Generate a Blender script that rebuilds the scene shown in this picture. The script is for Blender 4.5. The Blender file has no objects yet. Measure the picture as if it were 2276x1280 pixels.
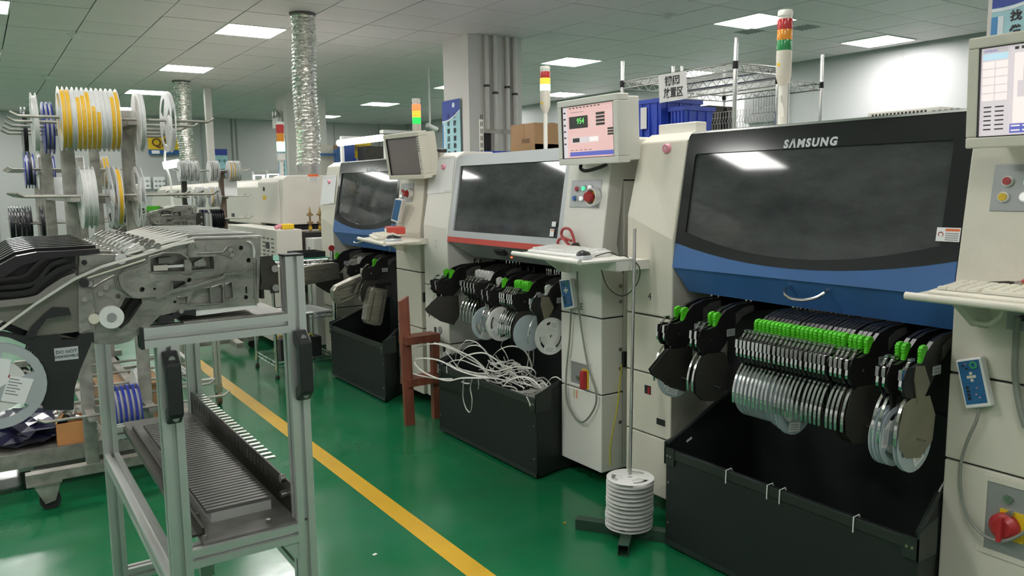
import bpy, bmesh, math, random
from mathutils import Vector, Matrix
S = bpy.context.scene
COL = S.collection
random.seed(7)
R_ = math.radians

# ------------------------------------------------------------------ camera
CAM_Z = 1.38
FPX, YAW, PITCH, ROLL = 1763.7, 0.59116, 0.12700, 0.01321
cy, sy, cp, sp = math.cos(YAW), math.sin(YAW), math.cos(PITCH), math.sin(PITCH)
FWD = Vector((sy*cp, cy*cp, -sp)); rt0 = Vector((cy, -sy, 0)); dn0 = FWD.cross(rt0)
RGT = math.cos(ROLL)*rt0 + math.sin(ROLL)*dn0
DWN = -math.sin(ROLL)*rt0 + math.cos(ROLL)*dn0
cam = bpy.data.objects.new('camera', bpy.data.cameras.new('camera'))
COL.objects.link(cam)
cam.data.sensor_width = 36.0
cam.data.lens = FPX/2276*36.0
cam.data.clip_start = 0.05
cam.data.clip_end = 100
M3 = Matrix((RGT, -DWN, -FWD)).transposed()
cam.matrix_world = Matrix.Translation((0, 0, CAM_Z)) @ M3.to_4x4()
S.camera = cam

# ------------------------------------------------------------------ world, exposure
W = bpy.data.worlds.new('world'); S.world = W; W.use_nodes = True
W.node_tree.nodes['Background'].inputs[0].default_value = (0.6, 0.63, 0.66, 1)
W.node_tree.nodes['Background'].inputs[1].default_value = 0.3
LAMP_STRENGTH = 24.0
S.view_settings.view_transform = 'Standard'
S.view_settings.look = 'None'
S.view_settings.exposure = 0.25
S.view_settings.gamma = 1.0
S.view_settings.use_curve_mapping = False

# ------------------------------------------------------------------ helpers
def at(x, y, X=None, Y=None, Z=None, D=None):
    """a point of the place seen along one line of sight, at a known real plane or distance"""
    v = FWD + RGT*((x-1138)/FPX) + DWN*((y-640)/FPX)
    if X is not None: t = X/v.x
    elif Y is not None: t = Y/v.y
    elif Z is not None: t = (Z-CAM_Z)/v.z
    else: t = D
    return Vector((0, 0, CAM_Z)) + v*t

ORG = {}
class MB:
    def __init__(s): s.v = []; s.f = []; s.m = []; s.cur = 0
    def add(s, vs, fs):
        b = len(s.v); s.v += [tuple(p) for p in vs]
        for f in fs: s.f.append([b+i for i in f]); s.m.append(s.cur)
        return s
    def box(s, x0, y0, z0, x1, y1, z1):
        if x0 > x1: x0, x1 = x1, x0
        if y0 > y1: y0, y1 = y1, y0
        if z0 > z1: z0, z1 = z1, z0
        return s.add([(x0,y0,z0),(x1,y0,z0),(x1,y1,z0),(x0,y1,z0),(x0,y0,z1),(x1,y0,z1),(x1,y1,z1),(x0,y1,z1)],
              [(3,2,1,0),(4,5,6,7),(0,1,5,4),(1,2,6,5),(2,3,7,6),(3,0,4,7)])
    def cbox(s, c, sz, rot=None):
        h = [a/2 for a in sz]; vs = []
        for x,y,z in [(-1,-1,-1),(1,-1,-1),(1,1,-1),(-1,1,-1),(-1,-1,1),(1,-1,1),(1,1,1),(-1,1,1)]:
            p = Vector((x*h[0], y*h[1], z*h[2]))
            if rot is not None: p = rot @ p
            vs.append(p+Vector(c))
        return s.add(vs, [(3,2,1,0),(4,5,6,7),(0,1,5,4),(1,2,6,5),(2,3,7,6),(3,0,4,7)])
    def cyl(s, p0, p1, r, r1=None, n=12, caps=True):
        p0 = Vector(p0); p1 = Vector(p1); r1 = r if r1 is None else r1
        d = (p1-p0).normalized(); a = d.orthogonal().normalized(); b = d.cross(a)
        vs = []
        for p, q in ((p0, r), (p1, r1)):
            for i in range(n):
                t = 2*math.pi*(i+.5)/n; vs.append(p+a*(q*math.cos(t))+b*(q*math.sin(t)))
        fs = [(i, (i+1)%n, n+(i+1)%n, n+i) for i in range(n)]
        if caps: fs += [tuple(range(n-1,-1,-1)), tuple(range(n, 2*n))]
        return s.add(vs, fs)
    def tube(s, pts, r, n=6, closed=False):
        pts = [Vector(p) for p in pts]; N = len(pts); vs = []; a = None
        for k in range(N):
            if closed: d = pts[(k+1)%N]-pts[k-1]
            else: d = pts[min(k+1,N-1)]-pts[max(k-1,0)]
            d.normalize()
            if a is None: a = d.orthogonal().normalized()
            a = (a-d*a.dot(d)).normalized() if (a-d*a.dot(d)).length > 1e-6 else d.orthogonal().normalized()
            b = d.cross(a)
            for i in range(n):
                t = 2*math.pi*i/n; vs.append(pts[k]+a*(r*math.cos(t))+b*(r*math.sin(t)))
        fs = []
        for k in range(N if closed else N-1):
            k2 = (k+1) % N
            for i in range(n): fs.append((k*n+i, k*n+(i+1)%n, k2*n+(i+1)%n, k2*n+i))
        if not closed: fs += [tuple(range(n-1,-1,-1)), tuple(range((N-1)*n, N*n))]
        return s.add(vs, fs)
    def ribbon(s, pts, side, w, th):
        """flat strip with thickness: pts centre line, side = direction of its width"""
        pts = [Vector(p) for p in pts]; side = Vector(side).normalized(); N = len(pts); vs = []
        for k in range(N):
            d = (pts[min(k+1,N-1)]-pts[max(k-1,0)]).normalized(); nn = d.cross(side).normalized()
            for a, b in ((-1,-1),(1,-1),(1,1),(-1,1)): vs.append(pts[k]+side*(a*w/2)+nn*(b*th/2))
        fs = []
        for k in range(N-1):
            for i in range(4): fs.append((k*4+i, k*4+(i+1)%4, k*4+4+(i+1)%4, k*4+4+i))
        fs += [(3,2,1,0), tuple((N-1)*4+i for i in range(4))]
        return s.add(vs, fs)
    def prism(s, poly, axis, a0, a1):
        n = len(poly)
        def mk(p, a):
            if axis == 'x': return (a, p[0], p[1])
            if axis == 'y': return (p[0], a, p[1])
            return (p[0], p[1], a)
        ar = sum(poly[i][0]*poly[(i+1)%n][1]-poly[(i+1)%n][0]*poly[i][1] for i in range(n))
        if axis == 'y': ar = -ar
        if ar < 0: poly = list(reversed(poly))
        if a0 > a1: a0, a1 = a1, a0
        vs = [mk(p, a0) for p in poly]+[mk(p, a1) for p in poly]
        fs = [tuple(range(n-1,-1,-1)), tuple(range(n, 2*n))]+[(i, (i+1)%n, n+(i+1)%n, n+i) for i in range(n)]
        return s.add(vs, fs)
    def lathe(s, prof, c=(0,0,0), axis='z', n=24, closed=False):
        """prof: (radius, height) pairs"""
        c = Vector(c); vs = []
        for r, h in prof:
            for i in range(n):
                t = 2*math.pi*i/n; a, b = r*math.cos(t), r*math.sin(t)
                vs.append(c+Vector({'z':(a,b,h),'x':(h,a,b),'y':(b,h,a)}[axis]))
        N = len(prof); fs = []
        for k in range(N if closed else N-1):
            k2 = (k+1) % N
            for i in range(n): fs.append((k*n+i, k*n+(i+1)%n, k2*n+(i+1)%n, k2*n+i))
        if not closed:
            if prof[0][0] > 1e-6: fs.append(tuple(range(n-1,-1,-1)))
            if prof[-1][0] > 1e-6: fs.append(tuple(range((N-1)*n, N*n)))
        return s.add(vs, fs)
    def quad(s, a, b, c, d): return s.add([a,b,c,d], [(0,1,2,3)])
    def build(s, name, mat, parent=None, smooth=False, bevel=0, org=None, fix=True):
        if parent is not None: o_ = ORG[parent.name]
        elif org is not None: o_ = Vector(org)
        else:
            xs = [p[0] for p in s.v]; ys = [p[1] for p in s.v]; zs = [p[2] for p in s.v]
            o_ = Vector(((min(xs)+max(xs))/2, (min(ys)+max(ys))/2, min(zs)))
        me = bpy.data.meshes.new(name)
        me.from_pydata([(p[0]-o_.x, p[1]-o_.y, p[2]-o_.z) for p in s.v], [], s.f)
        mats = mat if isinstance(mat, (list, tuple)) else [mat]
        for m in mats: me.materials.append(m)
        if len(mats) > 1: me.polygons.foreach_set('material_index', s.m)
        if fix:
            bm = bmesh.new(); bm.from_mesh(me); bmesh.ops.recalc_face_normals(bm, faces=bm.faces[:]); bm.to_mesh(me); bm.free()
        if smooth:
            me.polygons.foreach_set('use_smooth', [True]*len(me.polygons))
            me.set_sharp_from_angle(angle=R_(38))
        me.update()
        o = bpy.data.objects.new(name, me); COL.objects.link(o)
        if parent is not None: o.parent = parent
        else: o.location = o_
        ORG[o.name] = o_
        if bevel:
            b = o.modifiers.new('bevel', 'BEVEL'); b.width = bevel; b.segments = 2; b.limit_method = 'ANGLE'; b.angle_limit = R_(40)
            b.harden_normals = False
        return o

def tag(o, label=None, cat=None, group=None, kind=None):
    if label: o['label'] = label
    if cat: o['category'] = cat
    if group: o['group'] = group
    if kind: o['kind'] = kind
    return o
def thing(name, loc, label, cat, group=None):
    o = bpy.data.objects.new(name, None); COL.objects.link(o); o.location = loc
    o.empty_display_size = .05
    ORG[o.name] = Vector(loc)
    return tag(o, label, cat, group)
def copy_tree(o, parent=None):
    c = o.copy(); COL.objects.link(c)
    if parent is not None: c.parent = parent
    ORG[c.name] = ORG.get(o.name, Vector((0,0,0)))
    for ch in list(KIDS(o)): copy_tree(ch, c)
    return c
def KIDS(o): return [c for c in o.children]
def catmull(pts, n=6):
    pts = [Vector(p) for p in pts]; out = []
    for i in range(len(pts)-1):
        p0, p1, p2, p3 = pts[max(i-1,0)], pts[i], pts[i+1], pts[min(i+2,len(pts)-1)]
        for k in range(n):
            t = k/n
            out.append(.5*((2*p1)+(p2-p0)*t+(2*p0-5*p1+4*p2-p3)*t*t+(3*p1-p0-3*p2+p3)*t**3))
    return out+[pts[-1]]
def nth(i):
    w = ['first','second','third','fourth','fifth','sixth','seventh','eighth','ninth','tenth','eleventh','twelfth','thirteenth',
         'fourteenth','fifteenth','sixteenth','seventeenth','eighteenth','nineteenth','twentieth']
    if i < 20: return w[i]
    return 'twenty-'+w[i-20]

# text as mesh lettering: origin at c, ux = reading direction, uz = up of the letters
def text(body, c, ux, uz, size, mat, parent, name='lettering', th=.0008, shear=0, off=0, align='CENTER', spacing=1.0, sx=1.0):
    cu = bpy.data.curves.new('t', 'FONT'); cu.body = body; cu.size = size; cu.extrude = th; cu.shear = shear
    cu.offset = off; cu.align_x = align; cu.align_y = 'CENTER'; cu.space_character = spacing; cu.resolution_u = 3
    o = bpy.data.objects.new('t', cu); COL.objects.link(o)
    dg = bpy.context.evaluated_depsgraph_get()
    me = bpy.data.meshes.new_from_object(o.evaluated_get(dg)); bpy.data.objects.remove(o); bpy.data.curves.remove(cu)
    ux = Vector(ux).normalized(); uz = Vector(uz).normalized(); n = ux.cross(uz)
    m = Matrix((ux*sx, uz, n)).transposed().to_4x4()
    po = ORG[parent.name] if parent is not None else Vector(c)
    me.transform(Matrix.Translation(Vector(c)-po) @ m)
    me.materials.clear(); me.materials.append(mat)
    o = bpy.data.objects.new(name, me); COL.objects.link(o)
    if parent is not None: o.parent = parent
    ORG[o.name] = po
    return o

# ------------------------------------------------------------------ materials (all procedural)
def new_mat(name):
    m = bpy.data.materials.new(name); m.use_nodes = True
    nt = m.node_tree; return m, nt, nt.nodes['Principled BSDF']
def mk(name, col, rough=.5, metal=0., var=.08, scale=6., bump=0., bscale=None, coat=0., rvar=.1, dirt=0., dirtcol=(.12,.10,.08), alpha=1., emis=None, estr=0., stretch=None, trans=0., dscale=2.5):
    m, nt, b = new_mat(name); N = nt.nodes; L = nt.links
    tc = N.new('ShaderNodeTexCoord'); src = tc.outputs['Object']
    if stretch:
        mp = N.new('ShaderNodeMapping'); mp.inputs['Scale'].default_value = stretch; L.new(src, mp.inputs['Vector']); src = mp.outputs[0]
    nz = N.new('ShaderNodeTexNoise'); nz.inputs['Scale'].default_value = scale; nz.inputs['Detail'].default_value = 5; L.new(src, nz.inputs['Vector'])
    rp = N.new('ShaderNodeValToRGB'); rp.color_ramp.elements[0].position = .3; rp.color_ramp.elements[1].position = .7
    rp.color_ramp.elements[0].color = tuple(max(0,c*(1-var)) for c in col)+(1,)
    rp.color_ramp.elements[1].color = tuple(min(1,c*(1+var)) for c in col)+(1,)
    L.new(nz.outputs['Fac'], rp.inputs['Fac']); out = rp.outputs['Color']
    if dirt > 0:
        n2 = N.new('ShaderNodeTexNoise'); n2.inputs['Scale'].default_value = dscale; n2.inputs['Detail'].default_value = 9; n2.inputs['Roughness'].default_value = .7
        L.new(src, n2.inputs['Vector'])
        r2 = N.new('ShaderNodeMapRange'); r2.inputs['From Min'].default_value = .52; r2.inputs['From Max'].default_value = .78
        r2.inputs['To Max'].default_value = dirt; L.new(n2.outputs['Fac'], r2.inputs['Value'])
        mx = N.new('ShaderNodeMix'); mx.data_type = 'RGBA'; L.new(r2.outputs[0], mx.inputs[0]); L.new(out, mx.inputs[6]); mx.inputs[7].default_value = dirtcol+(1,)
        out = mx.outputs[2]
    L.new(out, b.inputs['Base Color'])
    b.inputs['Metallic'].default_value = metal
    if rvar:
        mr = N.new('ShaderNodeMapRange'); mr.inputs['To Min'].default_value = max(.02, rough*(1-rvar)); mr.inputs['To Max'].default_value = min(1, rough*(1+rvar))
        L.new(nz.outputs['Fac'], mr.inputs['Value']); L.new(mr.outputs[0], b.inputs['Roughness'])
    else: b.inputs['Roughness'].default_value = rough
    if bump:
        nb = N.new('ShaderNodeTexNoise'); nb.inputs['Scale'].default_value = bscale or 60; nb.inputs['Detail'].default_value = 4; L.new(src, nb.inputs['Vector'])
        bp = N.new('ShaderNodeBump'); bp.inputs['Strength'].default_value = bump; bp.inputs['Distance'].default_value = .01
        L.new(nb.outputs['Fac'], bp.inputs['Height']); L.new(bp.outputs[0], b.inputs['Normal'])
    b.inputs['Coat Weight'].default_value = coat; b.inputs['Coat Roughness'].default_value = .08
    b.inputs['Alpha'].default_value = alpha
    b.inputs['Transmission Weight'].default_value = trans
    if emis: b.inputs['Emission Color'].default_value = emis+(1,); b.inputs['Emission Strength'].default_value = estr
    return m

CREAM = mk('machine_cream', (.66,.625,.535), .42, var=.03, scale=1.5, dirt=.28, dirtcol=(.30,.26,.19), dscale=1.6, rvar=.1)
CREAM2 = mk('machine_light_cream', (.76,.745,.69), .42, var=.03, scale=1.5, dirt=.2, dirtcol=(.40,.35,.28), dscale=1.6)
OVENW = mk('oven_white', (.63,.60,.54), .45, var=.04, scale=1.2, dirt=.35, dirtcol=(.30,.27,.22), dscale=1.4)
GREYP = mk('panel_grey', (.33,.34,.34), .4, var=.05, metal=.3)
SILVERP = mk('silver_paint', (.52,.54,.56), .33, var=.04, metal=.25, scale=3)
BLUEP = mk('blue_cover_paint', (.045,.14,.36), .38, var=.1, scale=4, dirt=.25, dirtcol=(.05,.08,.13))
REDP = mk('red_stripe', (.55,.055,.04), .4, var=.05)
BLACKP = mk('black_plastic', (.016,.017,.018), .42, var=.2, scale=20)
BLACKM = mk('black_metal', (.022,.021,.021), .38, var=.25, metal=.35, scale=14, dirt=.2, dirtcol=(.06,.06,.06))
GUARD = mk('guard_dark_film', (.045,.041,.036), .5, var=.15, dirt=.2, dirtcol=(.09,.08,.06))
OLIVEG = mk('guard_tinted_film', (.22,.20,.14), .35, var=.2, scale=12)
DARKREC = mk('recess_dark', (.012,.012,.013), .7, var=.2)
RUBBER = mk('rubber', (.02,.02,.02), .75)
STEEL = mk('steel', (.52,.51,.49), .3, 1., var=.08, scale=10, rvar=.3)
CHROME = mk('chrome', (.78,.77,.76), .14, 1., var=.04, rvar=.3)
ALU = mk('anodised_aluminium', (.64,.65,.63), .36, .75, var=.06, scale=3, rvar=.2, stretch=(1,1,.2))
GALV = mk('galvanised_steel', (.36,.345,.31), .5, .55, var=.3, scale=16, bump=.15, bscale=80, dirt=.3, dirtcol=(.16,.15,.12))
DSTEEL = mk('dark_steel', (.055,.05,.042), .42, .6, var=.2, scale=12, dirt=.25, dirtcol=(.12,.11,.09))
CAST = mk('cast_aluminium', (.30,.29,.265), .38, .75, var=.30, scale=14, bump=.35, bscale=45, dirt=.55, dirtcol=(.10,.095,.08), dscale=9, rvar=.4)
CASTD = mk('cast_aluminium_dark', (.16,.155,.145), .5, .6, var=.25, scale=22, dirt=.3, dirtcol=(.08,.075,.07))
SCREWM = mk('screw', (.4,.39,.37), .3, 1.)
GREEN = mk('green_lever', (.10,.58,.02), .45, var=.08, scale=40)
WHITEL = mk('white_lever', (.60,.60,.58), .45, var=.1, scale=40)
BINM = mk('bin_panel', (.007,.0115,.010), .62, var=.2, scale=3, dirt=.3, dirtcol=(.024,.030,.027), bump=.05, bscale=30, dscale=1.2)
BINT = mk('bin_edge', (.016,.022,.020), .42, var=.2)
WHITEP = mk('white_plastic', (.74,.74,.72), .4, var=.04)
WHITEM = mk('white_paint', (.72,.72,.70), .45, var=.04)
KEYP = mk('keyboard_plastic', (.66,.63,.53), .5, var=.05)
PAPER = mk('paper', (.80,.80,.80), .7, var=.02)
INK = mk('ink', (.03,.03,.035), .6)
GREYINK = mk('grey_print', (.28,.28,.29), .6)
PINK = mk('pink_magnet', (.72,.28,.36), .4, var=.08)
ORANGEL = mk('orange_print', (.75,.16,.05), .6)
YELLOWP = mk('yellow_plastic', (.75,.50,.02), .4, var=.06)
YELTAPE = mk('yellow_tape', (.78,.47,.03), .5, var=.1, scale=10)
REDPL = mk('red_plastic', (.40,.025,.03), .35, var=.08)
BLUEPL = mk('blue_plastic', (.03,.075,.52), .35, var=.12, scale=5)
BLUEREEL = mk('blue_reel_plastic', (.015,.03,.26), .25, var=.15)
BLACKREEL = mk('black_reel_plastic', (.010,.010,.016), .22, var=.2)
CARD = mk('cardboard', (.33,.20,.105), .8, var=.1, scale=5, bump=.05)
ORANGEC = mk('orange_card', (.60,.28,.10), .75, var=.08, scale=4)
WOODR = mk('red_brown_paint', (.20,.06,.035), .5, var=.25, scale=6, stretch=(4,4,.5), dirt=.25, dirtcol=(.10,.05,.03))
CABLEG = mk('grey_cable', (.24,.25,.22), .5)
CABLEB = mk('black_cable', (.02,.02,.02), .5)
WIREY = mk('yellow_wire', (.50,.45,.05), .5)
TAPEW = mk('white_carrier_tape', (.70,.69,.64), .4, var=.06)
COLW = mk('column_paint', (.66,.64,.61), .6, var=.03, scale=2, dirt=.12, dirtcol=(.42,.40,.37))
PIPEW = mk('pipe_white', (.64,.62,.58), .45, var=.04)
FOIL = mk('foil_duct', (.72,.71,.68), .24, .95, var=.12, scale=35, bump=.9, bscale=38, rvar=.5)
PADB = mk('keypad_blue', (.02,.12,.28), .4, var=.1, scale=40)
COVERBLK = mk('cover_black', (.020,.021,.022), .12, var=.1, scale=3)
RINGG = mk('ring_green', (.05,.36,.14), .4)
LCDG = mk('display_green', (.02,.05,.03), .3)
def mkclear(name, col, frac, rough=.25):
    m, nt, b = new_mat(name); N = nt.nodes; L = nt.links
    b.inputs['Base Color'].default_value = col+(1,); b.inputs['Roughness'].default_value = rough
    nz = N.new('ShaderNodeTexNoise'); nz.inputs['Scale'].default_value = 14
    tc = N.new('ShaderNodeTexCoord'); L.new(tc.outputs['Object'], nz.inputs['Vector'])
    mr = N.new('ShaderNodeMapRange'); mr.inputs['To Min'].default_value = frac*.8; mr.inputs['To Max'].default_value = min(1, frac*1.2); L.new(nz.outputs['Fac'], mr.inputs['Value'])
    tr = N.new('ShaderNodeBsdfTransparent'); tr.inputs[0].default_value = (.93,.95,.95,1); mx = N.new('ShaderNodeMixShader')
    L.new(mr.outputs[0], mx.inputs[0]); L.new(b.outputs[0], mx.inputs[1]); L.new(tr.outputs[0], mx.inputs[2])
    L.new(mx.outputs[0], N['Material Output'].inputs[0])
    return m
CLEAR = mkclear('clear_reel_plastic', (.90,.90,.90), .20)
CLEARB = mkclear('clear_bluish_reel_plastic', (.62,.70,.74), .34)
def mkglass(name, col, rough, haze):
    """dark machine window: glossy tinted sheet with wiped dust"""
    m, nt, b = new_mat(name); N = nt.nodes; L = nt.links
    tc = N.new('ShaderNodeTexCoord'); mp = N.new('ShaderNodeMapping'); mp.inputs['Rotation'].default_value = (.5,.3,.2); mp.inputs['Scale'].default_value = (1,1.6,4); L.new(tc.outputs['Object'], mp.inputs[0])
    nz = N.new('ShaderNodeTexNoise'); nz.inputs['Scale'].default_value = 2.2; nz.inputs['Detail'].default_value = 8; nz.inputs['Roughness'].default_value = .65; L.new(mp.outputs[0], nz.inputs['Vector'])
    rp = N.new('ShaderNodeValToRGB'); rp.color_ramp.elements[0].position = .35; rp.color_ramp.elements[1].position = .75
    rp.color_ramp.elements[0].color = col+(1,); rp.color_ramp.elements[1].color = tuple(c+haze for c in col)+(1,)
    L.new(nz.outputs['Fac'], rp.inputs[0]); L.new(rp.outputs[0], b.inputs['Base Color'])
    b.inputs['Roughness'].default_value = rough; b.inputs['IOR'].default_value = 1.5
    return m
GLASSD = mkglass('dark_window', (.040,.043,.044), .05, .05)
SCREENOFF = mk('screen_off', (.20,.17,.165), .18, var=.05)
def mkem(name, col, s, rough=.3):
    return mk(name, tuple(c*.8 for c in col), rough, var=.03, emis=col, estr=s)
LAMPM = mkem('lamp_diffuser', (1.,.985,.95), LAMP_STRENGTH)
TUBE = mkem('tube_lamp', (1.,.99,.96), 9.)
SCR_PINK = mkem('screen_pink', (.62,.40,.38), .75)
SCR_GREY = mkem('screen_grey', (.55,.50,.52), .75)
SCR_LITE = mkem('screen_light', (.75,.66,.64), .8)
SCR_BLUE = mkem('screen_blue', (.10,.12,.42), .7)
SCR_DARK = mkem('screen_dark', (.05,.05,.045), .3)
SCR_GREEN = mkem('screen_green', (.15,.75,.15), 1.)
LENS_R = mk('lens_red', (.50,.03,.03), .2, var=.04, coat=.5); LENS_A = mk('lens_amber', (.75,.28,.02), .2, var=.04, coat=.5); LENS_G = mk('lens_green', (.02,.24,.07), .2, var=.04, coat=.5)
LENS_GL = mkem('lens_green_lit', (.45,1.,.6), 2.2); LENS_RL = mkem('lens_red_lit', (1.,.16,.05), 1.6); LENS_AL = mkem('lens_amber_lit', (1.,.45,.04), 1.0); LENS_GD = mkem('lens_green_lit_dim', (.02,.62,.10), .9)
BTN_R = mk('button_red', (.42,.04,.05), .35); BTN_G = mkem('button_green', (.10,.75,.40), .6); BTN_B = mk('button_blue', (.03,.13,.42), .35); BTN_W = mkem('button_white', (.85,.85,.85), .4); BTN_Y = mk('button_yellow', (.62,.42,.02), .35)
# ================================================================== THE ROOM
CZ = 3.007
X0, X1, Y0, Y1 = -3.6, 9.55, -2.6, 19.0
# floor: glossy green epoxy, scuffed
def floor_mat():
    m, nt, b = new_mat('green_epoxy'); N = nt.nodes; L = nt.links
    tc = N.new('ShaderNodeTexCoord')
    n1 = N.new('ShaderNodeTexNoise'); n1.inputs['Scale'].default_value = 1.1; n1.inputs['Detail'].default_value = 7; n1.inputs['Roughness'].default_value = .62; L.new(tc.outputs['Object'], n1.inputs['Vector'])
    rp = N.new('ShaderNodeValToRGB'); e = rp.color_ramp.elements; e[0].position = .36; e[1].position = .68
    e[0].color = (.005,.125,.045,1); e[1].color = (.020,.155,.072,1)
    k = rp.color_ramp.elements.new(.52); k.color = (.008,.145,.055,1)
    L.new(n1.outputs['Fac'], rp.inputs[0])
    # grey scuffs
    n2 = N.new('ShaderNodeTexNoise'); n2.inputs['Scale'].default_value = 3.2; n2.inputs['Detail'].default_value = 5; n2.inputs['Roughness'].default_value = .6; L.new(tc.outputs['Object'], n2.inputs['Vector'])
    mr = N.new('ShaderNodeMapRange'); mr.inputs['From Min'].default_value = .48; mr.inputs['From Max'].default_value = .85; mr.inputs['To Max'].default_value = .3; L.new(n2.outputs['Fac'], mr.inputs['Value'])
    mx = N.new('ShaderNodeMix'); mx.data_type = 'RGBA'; L.new(mr.outputs[0], mx.inputs[0]); L.new(rp.outputs[0], mx.inputs[6]); mx.inputs[7].default_value = (.06,.12,.085,1)
    L.new(mx.outputs[2], b.inputs['Base Color'])
    r2 = N.new('ShaderNodeMapRange'); r2.inputs['From Min'].default_value = .35; r2.inputs['From Max'].default_value = .75; r2.inputs['To Min'].default_value = .13; r2.inputs['To Max'].default_value = .26
    L.new(n2.outputs['Fac'], r2.inputs['Value']); L.new(r2.outputs[0], b.inputs['Roughness'])
    nb = N.new('ShaderNodeTexNoise'); nb.inputs['Scale'].default_value = 5; nb.inputs['Detail'].default_value = 3; L.new(tc.outputs['Object'], nb.inputs['Vector'])
    bp = N.new('ShaderNodeBump'); bp.inputs['Strength'].default_value = .05; bp.inputs['Distance'].default_value = .02; L.new(nb.outputs['Fac'], bp.inputs['Height']); L.new(bp.outputs[0], b.inputs['Normal'])
    b.inputs['IOR'].default_value = 1.45
    return m
FLOORM = floor_mat()
LINEM = mk('floor_line_yellow', (.62,.36,.012), .3, var=.1, scale=5, dirt=.2, dirtcol=(.35,.24,.05))
CEILM = mk('ceiling_panel_paint', (.78,.70,.715), .5, var=.03, scale=1., bump=.03, bscale=140)
CEILB = mk('ceiling_void', (.12,.12,.12), .9)
WALLM = mk('wall_panel', (.72,.715,.735), .4, var=.02, scale=.8)
WALLG = mk('grey_wall_panel', (.46,.465,.455), .4, var=.03, scale=.8); SEAM = mk('wall_seam', (.20,.21,.21), .5); SEAML = mk('wall_seam_light', (.34,.345,.34), .5)
fl = tag(MB().box(X0,Y0,-.05, X1,Y1,0).build('floor', FLOORM, org=(0,0,0)), kind='structure')
MB().box(1.352,-1.0,.0, 1.438,17.5,.0012).build('floor_line', LINEM, fl)
# small scraps of tape and dust lying on the floor
for k,(px,py,sx,sy_,rz) in enumerate([(833,1233,.017,.011,.3),(1255,1163,.016,.006,.5)]):
    p = at(px,py,Z=.0)
    MB().cbox((p.x,p.y,.002),(sx,sy_,.002),Matrix.Rotation(rz,3,'Z')).build('floor_mark', PAPER if k == 0 else LINEM, fl)
T = .15
tag(MB().box(X0-T,Y0-T,0, X0,Y1+T,CZ+.1).build('wall_left', WALLM, org=(X0,0,0)), kind='structure')  # unseen wall, set close in so it bounces more light onto the ceiling
wr = tag(MB().box(X1,Y0-T,0, X1+T,Y1+T,CZ+.1).build('wall_right', WALLM, org=(X1,0,0)), kind='structure')
wb = tag(MB().box(X0,Y1,0, X1,Y1+T,CZ+.1).build('wall_back', WALLG, org=(0,Y1,0)), kind='structure')
tag(MB().box(X0,Y0-T,0, X1,Y0,CZ+.1).build('wall_front', WALLM, org=(0,Y0,0)), kind='structure')  # unseen wall behind the camera, also moved nearer for bounce light
for x in (-2.1,-.9,.35,1.55,2.75,4.05,4.35,5.02,5.12,6.3,7.5,8.7): MB().box(x,Y1-.012,0, x+.035,Y1,CZ).build('panel_joint', SEAM if 5 < x < 5.2 else SEAML, wb)
for y in (3.2,4.4,5.6,6.8,8.0,9.2,10.4,11.6,12.8,14.0,15.2): MB().box(X1-.004,y,0, X1,y+.006,CZ).build('panel_joint', WHITEM, wr)
tag(MB().box(X0,Y1-.02,0, X1,Y1,.1).build('baseboard_back', SEAM, org=(0,Y1,0)), kind='structure')
tag(MB().box(X1-.02,Y0,0, X1,Y1-.02,.1).build('baseboard_right', SEAM, org=(X1,0,0)), kind='structure')
# ceiling of 600 mm lay-in metal panels
ce = tag(MB().box(X0,Y0,CZ+.03, X1,Y1,CZ+.1).build('ceiling', CEILB, org=(0,0,CZ)), kind='structure')
GX, GY = 2.8026, 7.0086
LAMPS = {}
for (ix, xs) in ((-8,0),(-5,0),(-1,0),(6,0)):
    for j in (-18,-13,-8,-3,2,7,12,17): LAMPS[(ix,j)] = 1
proto = MB().box(-.2945,-.2945,0, .2945,.2945,.012)
tile = None; rest = MB(); rest_n = 0; tl = []
for i in range(-16, 12):
    for j in range(-19, 20):
        cx, cy_ = GX+.6*(i+.5), GY+.6*(j+.5)
        if cx-.3 < X0 or cx+.3 > X1+.25 or cy_-.3 < Y0 or cy_+.3 > Y1+.1 or (i,j) in LAMPS: continue
        if i == 9 and j in (-18,-13,-8,-3,2,7,12,17): pass
        d = Vector((cx,cy_,CZ-CAM_Z)); z = d.dot(FWD)
        vis = False
        if z > .5:
            u = 1138+FPX*d.dot(RGT)/z; v = 640+FPX*d.dot(DWN)/z
            vis = -90 < u < 2360 and -60 < v < 420
        tl.append((0 if vis else 1, z if vis else 0, i, j, cx, cy_))
tl.sort()
rng = random.Random(3)
for k,(nv,z,i,j,cx,cy_) in enumerate(tl):
    dz = rng.uniform(-.0018,.0018); xw = min(.2945, X1-cx); yw = min(.2945, Y1-cy_)
    if k < 290 and not nv:
        if tile is None:
            tile = MB().box(cx-.2945,cy_-.2945,CZ, cx+.2945,cy_+.2945,CZ+.012).build('ceiling_panel', CEILM, ce, bevel=0); tile0 = (cx,cy_)
        else:
            if xw < .29:
                MB().box(cx-.2945,cy_-.2945,CZ+dz, cx+xw,cy_+yw,CZ+.012).build('ceiling_panel', CEILM, ce); continue
            t = tile.copy(); COL.objects.link(t); t.location = (cx-tile0[0], cy_-tile0[1], dz)
            t.rotation_euler = (0,0,0)
    else: rest.box(cx-.2945,cy_-.2945,CZ+dz, cx+xw,cy_+yw,CZ+.012)
tag(rest.build('ceiling_panels_far', CEILM, ce, fix=False), kind='stuff')

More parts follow.
